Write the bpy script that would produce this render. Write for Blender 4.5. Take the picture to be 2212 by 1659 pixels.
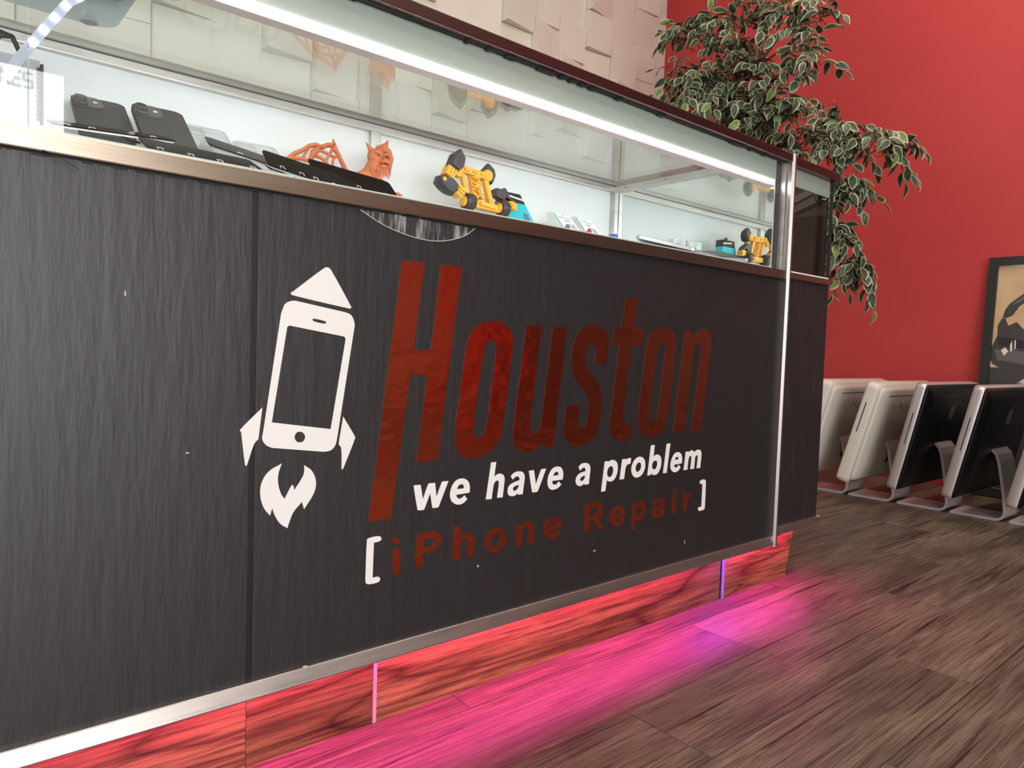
import bpy, bmesh, math, random
from mathutils import Vector, Matrix, Euler

random.seed(7)
S = bpy.context.scene
COL = S.collection
for o in list(bpy.data.objects):
    bpy.data.objects.remove(o)

# ------------------------------------------------------------------ camera
cam = bpy.data.cameras.new('camera')
cam.sensor_fit = 'HORIZONTAL'
cam.sensor_width = 36.0
cam.lens = 1530.0 / 2212.0 * 36.0
cam.clip_start = 0.01
camo = bpy.data.objects.new('camera', cam)
COL.objects.link(camo)
camo.matrix_world = Matrix((
    (0.76138496, 0.00741471, -0.64825764, 0.0),
    (-0.64745383, 0.05977033, -0.75975723, -0.82),
    (0.03311319, 0.99818462, 0.05030892, 0.5412),
    (0, 0, 0, 1)))
S.camera = camo

# ------------------------------------------------------------------ world, exposure, daylight
S.view_settings.view_transform = 'Standard'
S.view_settings.look = 'None'
S.view_settings.gamma = 1.0
S.view_settings.use_curve_mapping = False
S.view_settings.exposure = 0.06
W = bpy.data.worlds.new('world')
S.world = W
W.use_nodes = True
W.node_tree.nodes['Background'].inputs[0].default_value = (0.75, 0.86, 1.0, 1)
W.node_tree.nodes['Background'].inputs[1].default_value = 1.0

def area(name, loc, rot, sx, sy, power, color=(1, 1, 1)):
    l = bpy.data.lights.new(name, 'AREA')
    l.shape = 'RECTANGLE'
    l.size, l.size_y, l.energy, l.color = sx, sy, power, color
    o = bpy.data.objects.new(name, l)
    o.location = loc
    o.rotation_euler = rot
    COL.objects.link(o)
    return o

# daylight entering through the shop window behind the camera (wall_front, y = -4)
area('window_daylight', (-1.0, -3.93, 1.02), (math.radians(90), 0, 0), 3.35, 1.92, 132.0, (1.0, 0.97, 0.95))

# ------------------------------------------------------------------ materials
MATS = {}
def mat(name, col, rough=0.5, metal=0.0, spec=0.5, bump=None, mix=None, emit=None, coat=0.0):
    """bump=(strength, scale xyz, detail, coord)  mix=(colour2, scale xyz, detail, lo, hi, coord)"""
    if name in MATS:
        return MATS[name]
    m = bpy.data.materials.new(name)
    m.use_nodes = True
    nt = m.node_tree
    b = nt.nodes['Principled BSDF']
    b.inputs['Base Color'].default_value = (*col, 1)
    b.inputs['Roughness'].default_value = rough
    b.inputs['Metallic'].default_value = metal
    b.inputs['Specular IOR Level'].default_value = spec
    b.inputs['Coat Weight'].default_value = coat
    if emit:
        b.inputs['Emission Color'].default_value = (*emit[0], 1)
        b.inputs['Emission Strength'].default_value = emit[1]
    def noise(scale, detail, coord):
        tc = nt.nodes.new('ShaderNodeTexCoord' if coord != 'World' else 'ShaderNodeNewGeometry')
        mp = nt.nodes.new('ShaderNodeMapping')
        mp.inputs['Scale'].default_value = scale
        nt.links.new(tc.outputs['Position' if coord == 'World' else coord], mp.inputs[0])
        n = nt.nodes.new('ShaderNodeTexNoise')
        n.inputs['Scale'].default_value = 1.0
        n.inputs['Detail'].default_value = detail
        n.inputs['Roughness'].default_value = 0.6
        nt.links.new(mp.outputs[0], n.inputs['Vector'])
        return n
    if mix:
        c2, sc, det, lo, hi, coord = mix
        n = noise(sc, det, coord)
        r = nt.nodes.new('ShaderNodeMapRange')
        r.inputs['From Min'].default_value = lo
        r.inputs['From Max'].default_value = hi
        nt.links.new(n.outputs['Fac'], r.inputs['Value'])
        x = nt.nodes.new('ShaderNodeMix')
        x.data_type = 'RGBA'
        x.inputs['A'].default_value = (*col, 1)
        x.inputs['B'].default_value = (*c2, 1)
        nt.links.new(r.outputs[0], x.inputs['Factor'])
        nt.links.new(x.outputs['Result'], b.inputs['Base Color'])
    if bump:
        st, sc, det, coord = bump
        n = noise(sc, det, coord)
        bp = nt.nodes.new('ShaderNodeBump')
        bp.inputs['Strength'].default_value = st
        bp.inputs['Distance'].default_value = 0.01
        nt.links.new(n.outputs['Fac'], bp.inputs['Height'])
        nt.links.new(bp.outputs[0], b.inputs['Normal'])
    MATS[name] = m
    return m

def glass(name, tint=(1, 1, 1), gloss=(1, 1, 1), boost=1.0, rough=0.0):
    if name in MATS:
        return MATS[name]
    m = bpy.data.materials.new(name)
    m.use_nodes = True
    nt = m.node_tree
    nt.nodes.clear()
    out = nt.nodes.new('ShaderNodeOutputMaterial')
    mx = nt.nodes.new('ShaderNodeMixShader')
    t = nt.nodes.new('ShaderNodeBsdfTransparent')
    g = nt.nodes.new('ShaderNodeBsdfGlossy')
    t.inputs[0].default_value = (*tint, 1)
    g.inputs[0].default_value = (*gloss, 1)
    g.inputs['Roughness'].default_value = rough
    fr = nt.nodes.new('ShaderNodeFresnel')
    ge = nt.nodes.new('ShaderNodeNewGeometry')
    mr = nt.nodes.new('ShaderNodeMapRange')
    mr.inputs['To Min'].default_value = 1.5
    mr.inputs['To Max'].default_value = 1 / 1.5
    nt.links.new(ge.outputs['Backfacing'], mr.inputs['Value'])
    nt.links.new(mr.outputs[0], fr.inputs['IOR'])
    ml = nt.nodes.new('ShaderNodeMath')
    ml.operation = 'MULTIPLY'
    ml.use_clamp = True
    ml.inputs[1].default_value = boost
    nt.links.new(fr.outputs[0], ml.inputs[0])
    nt.links.new(ml.outputs[0], mx.inputs[0])
    nt.links.new(t.outputs[0], mx.inputs[1])
    nt.links.new(g.outputs[0], mx.inputs[2])
    nt.links.new(mx.outputs[0], out.inputs[0])
    MATS[name] = m
    return m

def plank_mat(name, dark, light, cracks, rough, grain=(2.2, 26, 26), swirl=False, coat=0.0):
    """wood: per-object random tone, stretched grain along local X"""
    m = bpy.data.materials.new(name)
    m.use_nodes = True
    nt = m.node_tree
    b = nt.nodes['Principled BSDF']
    tc = nt.nodes.new('ShaderNodeTexCoord')
    oi = nt.nodes.new('ShaderNodeObjectInfo')
    ofs = nt.nodes.new('ShaderNodeVectorMath')
    ofs.operation = 'MULTIPLY_ADD'
    cmb = nt.nodes.new('ShaderNodeCombineXYZ')
    for i in range(3):
        nt.links.new(oi.outputs['Random'], cmb.inputs[i])
    nt.links.new(cmb.outputs[0], ofs.inputs[0])
    ofs.inputs[1].default_value = (37.0, 11.0, 5.0)
    nt.links.new(tc.outputs['Object'], ofs.inputs[2])
    def noise(scale, det, dist=0.0, rg=0.6):
        mp = nt.nodes.new('ShaderNodeMapping')
        mp.inputs['Scale'].default_value = scale
        nt.links.new(ofs.outputs[0], mp.inputs[0])
        n = nt.nodes.new('ShaderNodeTexNoise')
        n.inputs['Scale'].default_value = 1
        n.inputs['Detail'].default_value = det
        n.inputs['Distortion'].default_value = dist
        n.inputs['Roughness'].default_value = rg
        nt.links.new(mp.outputs[0], n.inputs['Vector'])
        return n
    def ramp(src, stops):
        r = nt.nodes.new('ShaderNodeValToRGB')
        e = r.color_ramp.elements
        while len(e) < len(stops):
            e.new(0.5)
        for i, (p, c) in enumerate(stops):
            e[i].position = p
            e[i].color = (*c, 1)
        nt.links.new(src, r.inputs[0])
        return r
    def mul(a, bb):
        x = nt.nodes.new('ShaderNodeMix')
        x.data_type = 'RGBA'
        x.blend_type = 'MULTIPLY'
        x.inputs['Factor'].default_value = 1
        nt.links.new(a, x.inputs['A'])
        nt.links.new(bb, x.inputs['B'])
        return x.outputs['Result']
    broad = noise((2.2, 13, 13), 5, 0.8) if not swirl else noise((1.2, 7, 7), 3, 0.5)
    base = ramp(broad.outputs['Fac'], [(0.3, dark), (0.7, light)])
    fine = noise((grain[0] * 3.0, grain[1] * 10, grain[2] * 10), 6, 0.4, 0.75)
    g = ramp(fine.outputs['Fac'], [(0.38, (0.30, 0.28, 0.27)), (0.57, (1, 1, 1))])
    colr = mul(base.outputs[0], g.outputs[0])
    if swirl:
        w = noise((1.1, 7, 7), 2, 1.1, 0.45)
        wv = nt.nodes.new('ShaderNodeMath')
        wv.operation = 'MULTIPLY'
        wv.inputs[1].default_value = 7.0
        nt.links.new(w.outputs['Fac'], wv.inputs[0])
        fr = nt.nodes.new('ShaderNodeMath')
        fr.operation = 'PINGPONG'
        fr.inputs[1].default_value = 0.5
        nt.links.new(wv.outputs[0], fr.inputs[0])
        sw = ramp(fr.outputs[0], [(0.0, (0.30, 0.20, 0.22)), (0.07, (0.62, 0.55, 0.55)), (0.3, (1, 1, 1))])
        colr = mul(colr, sw.outputs[0])
    else:
        cr = noise((grain[0] * 0.8, grain[1] * 2.6, 9), 3, 0.4)
        c2 = ramp(cr.outputs['Fac'], [(0.33, cracks), (0.40, (1, 1, 1))])
        colr = mul(colr, c2.outputs[0])
        # scattered knots: dark oval heart with a paler ring
        mp = nt.nodes.new('ShaderNodeMapping')
        mp.inputs['Scale'].default_value = (2.4, 6.5, 1)
        nt.links.new(ofs.outputs[0], mp.inputs[0])
        vo = nt.nodes.new('ShaderNodeTexVoronoi')
        vo.inputs['Scale'].default_value = 1
        nt.links.new(mp.outputs[0], vo.inputs['Vector'])
        kn = ramp(vo.outputs['Distance'], [(0.02, (0.30, 0.26, 0.24)), (0.05, (0.55, 0.5, 0.47)), (0.07, (1.0, 0.97, 0.94)), (0.10, (0.8, 0.77, 0.75)), (0.14, (1, 1, 1))])
        colr = mul(colr, kn.outputs[0])
        vt = nt.nodes.new('ShaderNodeMapRange')
        vt.inputs['To Min'].default_value = 0.78
        vt.inputs['To Max'].default_value = 1.20
        nt.links.new(oi.outputs['Random'], vt.inputs['Value'])
        hv = nt.nodes.new('ShaderNodeHueSaturation')
        nt.links.new(vt.outputs[0], hv.inputs['Value'])
        nt.links.new(colr, hv.inputs['Color'])
        colr = hv.outputs[0]
    nt.links.new(colr, b.inputs['Base Color'])
    b.inputs['Roughness'].default_value = rough
    b.inputs['Coat Weight'].default_value = coat
    bp = nt.nodes.new('ShaderNodeBump')
    bp.inputs['Strength'].default_value = 0.25
    bp.inputs['Distance'].default_value = 0.004
    nt.links.new(fine.outputs['Fac'], bp.inputs['Height'])
    nt.links.new(bp.outputs[0], b.inputs['Normal'])
    MATS[name] = m
    return m

# ------------------------------------------------------------------ mesh builder
WL = {}          # world location of every object made here
class MB:
    def __init__(s):
        s.v, s.f, s.mi, s.sm = [], [], [], []
    def face(s, idx, mi=0, sm=False):
        s.f.append(idx); s.mi.append(mi); s.sm.append(sm)
    def hexa(s, p, mi=0, sm=False):
        """8 points: bottom 4 (ccw), top 4"""
        b = len(s.v)
        s.v += [Vector(q) for q in p]
        for q in ((0, 3, 2, 1), (4, 5, 6, 7), (0, 1, 5, 4), (1, 2, 6, 5), (2, 3, 7, 6), (3, 0, 4, 7)):
            s.face([b + i for i in q], mi, sm)
        return s
    def box(s, a, c, mi=0):
        x0, y0, z0 = a; x1, y1, z1 = c
        return s.hexa([(x0, y0, z0), (x1, y0, z0), (x1, y1, z0), (x0, y1, z0),
                       (x0, y0, z1), (x1, y0, z1), (x1, y1, z1), (x0, y1, z1)], mi)
    def bbox(s, a, c, r=0.002, mi=0):
        """box with chamfered edges (every edge parallel to each axis)"""
        bm = bmesh.new()
        bmesh.ops.create_cube(bm, size=1)
        for v in bm.verts:
            v.co = Vector([(a[i] + c[i]) / 2 + v.co[i] * (c[i] - a[i]) for i in range(3)])
        bmesh.ops.bevel(bm, geom=bm.edges[:], offset=r, segments=2, profile=0.6, affect='EDGES')
        s.addbm(bm, mi)
        return s
    def addbm(s, bm, mi=0, sm=False, M=None):
        b = len(s.v)
        bm.verts.ensure_lookup_table()
        for i, v in enumerate(bm.verts):
            v.index = i
            s.v.append(M @ v.co if M else v.co.copy())
        for f in bm.faces:
            s.face([b + v.index for v in f.verts], mi, sm)
        bm.free()
    def prism(s, poly, y0, y1, mi=0, ax='y', side=None):
        """2D polygon (x,z) extruded along y; ax='z': (x,y) along z; ax='x': (y,z) along x"""
        n = len(poly); b = len(s.v)
        def P(p, h):
            return Vector((p[0], h, p[1])) if ax == 'y' else Vector((p[0], p[1], h)) if ax == 'z' else Vector((h, p[0], p[1]))
        s.v += [P(p, y0) for p in poly] + [P(p, y1) for p in poly]
        s.face([b + i for i in range(n)], mi)
        s.face([b + n + i for i in reversed(range(n))], mi)
        for i in range(n):
            j = (i + 1) % n
            s.face([b + i, b + n + i, b + n + j, b + j], mi if side is None else side)
        return s
    def tube(s, pts, rad, n=8, mi=0, cap=True, flat=1.0, sm=True):
        pts = [Vector(p) for p in pts]
        if not hasattr(rad, '__len__'):
            rad = [rad] * len(pts)
        b = len(s.v)
        up = Vector((0.13, 0.31, 0.94))
        for i, p in enumerate(pts):
            t = (pts[min(i + 1, len(pts) - 1)] - pts[max(i - 1, 0)]).normalized()
            if abs(t.dot(up)) > 0.97:
                up = Vector((0.94, 0.2, 0.1))
            a = t.cross(up).normalized()
            c = a.cross(t).normalized()
            for k in range(n):
                w = 2 * math.pi * k / n
                s.v.append(p + a * math.cos(w) * rad[i] + c * math.sin(w) * rad[i] * flat)
        for i in range(len(pts) - 1):
            for k in range(n):
                q = (k + 1) % n
                s.face([b + i * n + k, b + i * n + q, b + (i + 1) * n + q, b + (i + 1) * n + k], mi, sm)
        if cap:
            s.face([b + k for k in reversed(range(n))], mi)
            e = b + (len(pts) - 1) * n
            s.face([e + k for k in range(n)], mi)
        return s
    def lathe(s, prof, c=(0, 0, 0), n=24, mi=0, axis='z', sm=True):
        b = len(s.v)
        for r, h in prof:
            for k in range(n):
                w = 2 * math.pi * k / n
                x, y = r * math.cos(w), r * math.sin(w)
                q = (x, y, h) if axis == 'z' else (x, h, y) if axis == 'y' else (h, x, y)
                s.v.append(Vector(q) + Vector(c))
        for i in range(len(prof) - 1):
            for k in range(n):
                q = (k + 1) % n
                s.face([b + i * n + k, b + i * n + q, b + (i + 1) * n + q, b + (i + 1) * n + k], mi, sm)
        s.face([b + k for k in reversed(range(n))], mi)
        e = b + (len(prof) - 1) * n
        s.face([e + k for k in range(n)], mi)
        return s
    def ball(s, c, r, mi=0, sub=2, rot=None, jit=0.0):
        bm = bmesh.new()
        bmesh.ops.create_icosphere(bm, subdivisions=sub, radius=1)
        if not hasattr(r, '__len__'):
            r = (r, r, r)
        M = Matrix.Translation(c) @ (rot.to_matrix().to_4x4() if rot else Matrix()) @ Matrix.Diagonal((*r, 1))
        s.addbm(bm, mi, True, M)
        return s
    def xform(s, M, start=0):
        for i in range(start, len(s.v)):
            s.v[i] = M @ s.v[i]
        return s
    def build(s, name, mats, parent=None, origin=None):
        if not isinstance(mats, (list, tuple)):
            mats = [mats]
        if origin is None:
            lo = Vector([min(v[i] for v in s.v) for i in range(3)])
            hi = Vector([max(v[i] for v in s.v) for i in range(3)])
            origin = Vector(((lo.x + hi.x) / 2, (lo.y + hi.y) / 2, lo.z))
        origin = Vector(origin)
        me = bpy.data.meshes.new(name)
        me.from_pydata([tuple(v - origin) for v in s.v], [], s.f)
        for m in mats:
            me.materials.append(m)
        me.polygons.foreach_set('material_index', s.mi)
        me.polygons.foreach_set('use_smooth', s.sm)
        bm = bmesh.new(); bm.from_mesh(me)
        bmesh.ops.recalc_face_normals(bm, faces=bm.faces[:])
        bm.to_mesh(me); bm.free()
        me.update()
        o = bpy.data.objects.new(name, me)
        COL.objects.link(o)
        o.location = origin - (WL[parent.name] if parent else Vector((0, 0, 0)))
        if parent:
            o.parent = parent
        WL[o.name] = origin
        return o

def tag(o, label=None, cat=None, group=None, kind=None):
    if label: o['label'] = label
    if cat: o['category'] = cat
    if group: o['group'] = group
    if kind: o['kind'] = kind
    return o

def thing(name, label, cat, loc, group=None):
    o = bpy.data.objects.new(name, None)
    o.empty_display_size = 0.05
    COL.objects.link(o)
    o.location = loc
    WL[o.name] = Vector(loc)
    return tag(o, label, cat, group)

def copy_tree(o, parent=None):
    c = o.copy()
    COL.objects.link(c)
    c.parent = parent
    for ch in o.children:
        copy_tree(ch, c)
    return c

def smooth_poly(pts, seg=4):
    """pts: list of (x, z, smooth?) -> dense closed polyline (corner to corner stays straight)"""
    n = len(pts); out = []
    P = [Vector((p[0], p[1])) for p in pts]
    for i in range(n):
        j = (i + 1) % n
        a, b = P[i], P[j]
        if not pts[i][2] and not pts[j][2]:
            out.append(a); continue
        L = (b - a).length
        def tan(k):
            if not pts[k][2]:
                return b - a
            d = P[(k + 1) % n] - P[k - 1]
            return d.normalized() * L
        ta, tb = tan(i), tan(j)
        for q in range(seg):
            t = q / seg
            h1 = 2*t**3 - 3*t**2 + 1; h2 = -2*t**3 + 3*t**2
            h3 = t**3 - 2*t**2 + t; h4 = t**3 - t**2
            out.append(a*h1 + b*h2 + ta*h3 + tb*h4)
    return out

def area2(p):
    return sum(p[i].x*p[(i+1) % len(p)].y - p[(i+1) % len(p)].x*p[i].y for i in range(len(p)))

def sheet(name, contours, y_front, thick, material, parent, scale=1e-4):
    """thin cut-vinyl sheet with holes, lying in the XZ plane, front face at y_front"""
    from mathutils.geometry import tessellate_polygon
    polys = []
    for c in contours:
        pts = []
        for tok in c.split():
            sm = tok.endswith('s')
            a, b = tok.rstrip('s').split(',')
            pts.append((int(a)*scale, int(b)*scale, sm))
        polys.append(smooth_poly(pts))
    # group: a contour inside an earlier outer one is a hole, else a separate piece
    def inside(pt, poly):
        r = False
        for i in range(len(poly)):
            a, b = poly[i], poly[i-1]
            if (a.y > pt.y) != (b.y > pt.y) and pt.x < (b.x-a.x)*(pt.y-a.y)/(b.y-a.y)+a.x:
                r = not r
        return r
    groups = []
    for p in polys:
        for g in groups:
            if inside(p[0], g[0]):
                g.append(p); break
        else:
            groups.append([p])
    m = MB()
    for g in groups:
        flat = [q for p in g for q in p]
        tris = tessellate_polygon([[Vector((q.x, q.y, 0)) for q in p] for p in g])
        b = len(m.v)
        m.v += [Vector((q.x, y_front, q.y)) for q in flat] + [Vector((q.x, y_front + thick, q.y)) for q in flat]
        n = len(flat)
        for t in tris:
            m.face([b + i for i in t]); m.face([b + n + i for i in reversed(t)])
        k = 0
        for p in g:
            for i in range(len(p)):
                j = (i + 1) % len(p)
                m.face([b + k + i, b + k + j, b + n + k + j, b + n + k + i])
            k += len(p)
    return m.build(name, material, parent)

# ------------------------------------------------------------------ the materials used
white_paint = mat('white_paint', (0.80, 0.77, 0.72), 0.6, bump=(0.05, (60, 60, 60), 2, 'World'))
tile_mat = mat('wall_tile_plaster', (0.78, 0.74, 0.64), 0.55, bump=(0.04, (40, 40, 40), 2, 'World'))
red_paint = mat('red_wall_paint', (0.60, 0.055, 0.055), 0.55, spec=0.5, bump=(0.12, (70, 70, 70), 4, 'World'),
                mix=((0.53, 0.042, 0.044), (1.2, 1.2, 1.2), 3, 0.35, 0.7, 'World'))
ceil_mat = mat('ceiling_tile', (0.8, 0.79, 0.76), 0.8)
alu = mat('brushed_aluminium', (0.62, 0.60, 0.58), 0.30, 1.0, bump=(0.03, (6, 6, 400), 3, 'World'),
          mix=((0.50, 0.47, 0.44), (5, 5, 40), 3, 0.4, 0.7, 'World'))
bronze = mat('bronze_aluminium', (0.44, 0.37, 0.29), 0.30, 1.0, bump=(0.02, (4, 4, 300), 3, 'World'),
             mix=((0.36, 0.29, 0.23), (4, 4, 60), 4, 0.4, 0.7, 'World'))
trim_alu = mat('worn_trim_metal', (0.62, 0.57, 0.54), 0.36, 1.0, bump=(0.05, (5, 5, 200), 4, 'World'),
               mix=((0.45, 0.41, 0.39), (7, 7, 70), 5, 0.45, 0.75, 'World'))
black_panel = mat('black_painted_woodgrain', (0.010, 0.0095, 0.0105), 0.48, spec=0.78, bump=(0.11, (52, 52, 8), 4, 'World'),
                  mix=((0.012, 0.010, 0.012), (5, 5, 2), 3, 0.4, 0.7, 'World'))
seam_mat = mat('black_seam_strip', (0.009, 0.009, 0.009), 0.5, spec=0.42)
grain_mat = mat('exposed_black_woodgrain', (0.020, 0.018, 0.019), 0.5, bump=(0.3, (300, 300, 20), 4, 'World'),
                mix=((0.30, 0.29, 0.28), (110, 110, 9), 6, 0.50, 0.62, 'World'))
end_panel_mat = mat('black_end_woodgrain', (0.016, 0.013, 0.014), 0.5, bump=(0.3, (200, 200, 10), 4, 'World'),
                    mix=((0.06, 0.05, 0.05), (140, 140, 5), 5, 0.58, 0.72, 'World'))
foil = mat('red_metallic_foil', (1.0, 0.20, 0.11), 0.17, 1.0, bump=(0.28, (9, 9, 15), 3, 'World'))
white_vinyl = mat('white_vinyl', (0.80, 0.79, 0.77), 0.45)
edge_vinyl = mat('pale_vinyl_edge', (0.6, 0.6, 0.58), 0.5)
fascia_mat = mat('pale_grey_fascia', (0.42, 0.465, 0.42), 0.5)
black_rubber = mat('black_rubber', (0.012, 0.012, 0.013), 0.6)
deck_mat = mat('white_deck', (0.78, 0.80, 0.78), 0.35)
backboard = mat('white_backboard', (0.80, 0.82, 0.84), 0.5, bump=(0.08, (90, 90, 90), 3, 'World'))
mirror_mat = mat('mirror_silvering', (0.86, 0.90, 0.89), 0.0, 1.0)
clear_glass = glass('clear_glass', (0.97, 0.985, 0.98))
top_glass = glass('top_glass', (0.90, 0.945, 0.92), boost=1.5)
brown_glass = glass('brown_tinted_glass', (0.34, 0.31, 0.27), gloss=(0.8, 0.7, 0.62), boost=2.2)
led_white = mat('white_led', (1, 1, 1), 0.5, emit=((0.94, 0.97, 1.0), 34.0))
led_chip = mat('led_chip', (1, 1, 1), 0.5, emit=((0.8, 0.87, 1.0), 30.0))
led_pink = mat('pink_led', (1, 0.3, 0.7), 0.5, emit=((1.0, 0.03, 0.36), 100.0))
led_violet = mat('violet_led', (0.5, 0.3, 1), 0.5, emit=((0.22, 0.06, 1.0), 110.0))
floor_mat = plank_mat('rustic_vinyl_plank', (0.085, 0.060, 0.045), (0.29, 0.215, 0.155), (0.18, 0.15, 0.14), 0.40)
kick_mat = plank_mat('swirled_acacia_vinyl', (0.17, 0.075, 0.035), (0.40, 0.20, 0.09), (0.3, 0.3, 0.3), 0.35, (1.6, 14, 14), swirl=True)

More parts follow.
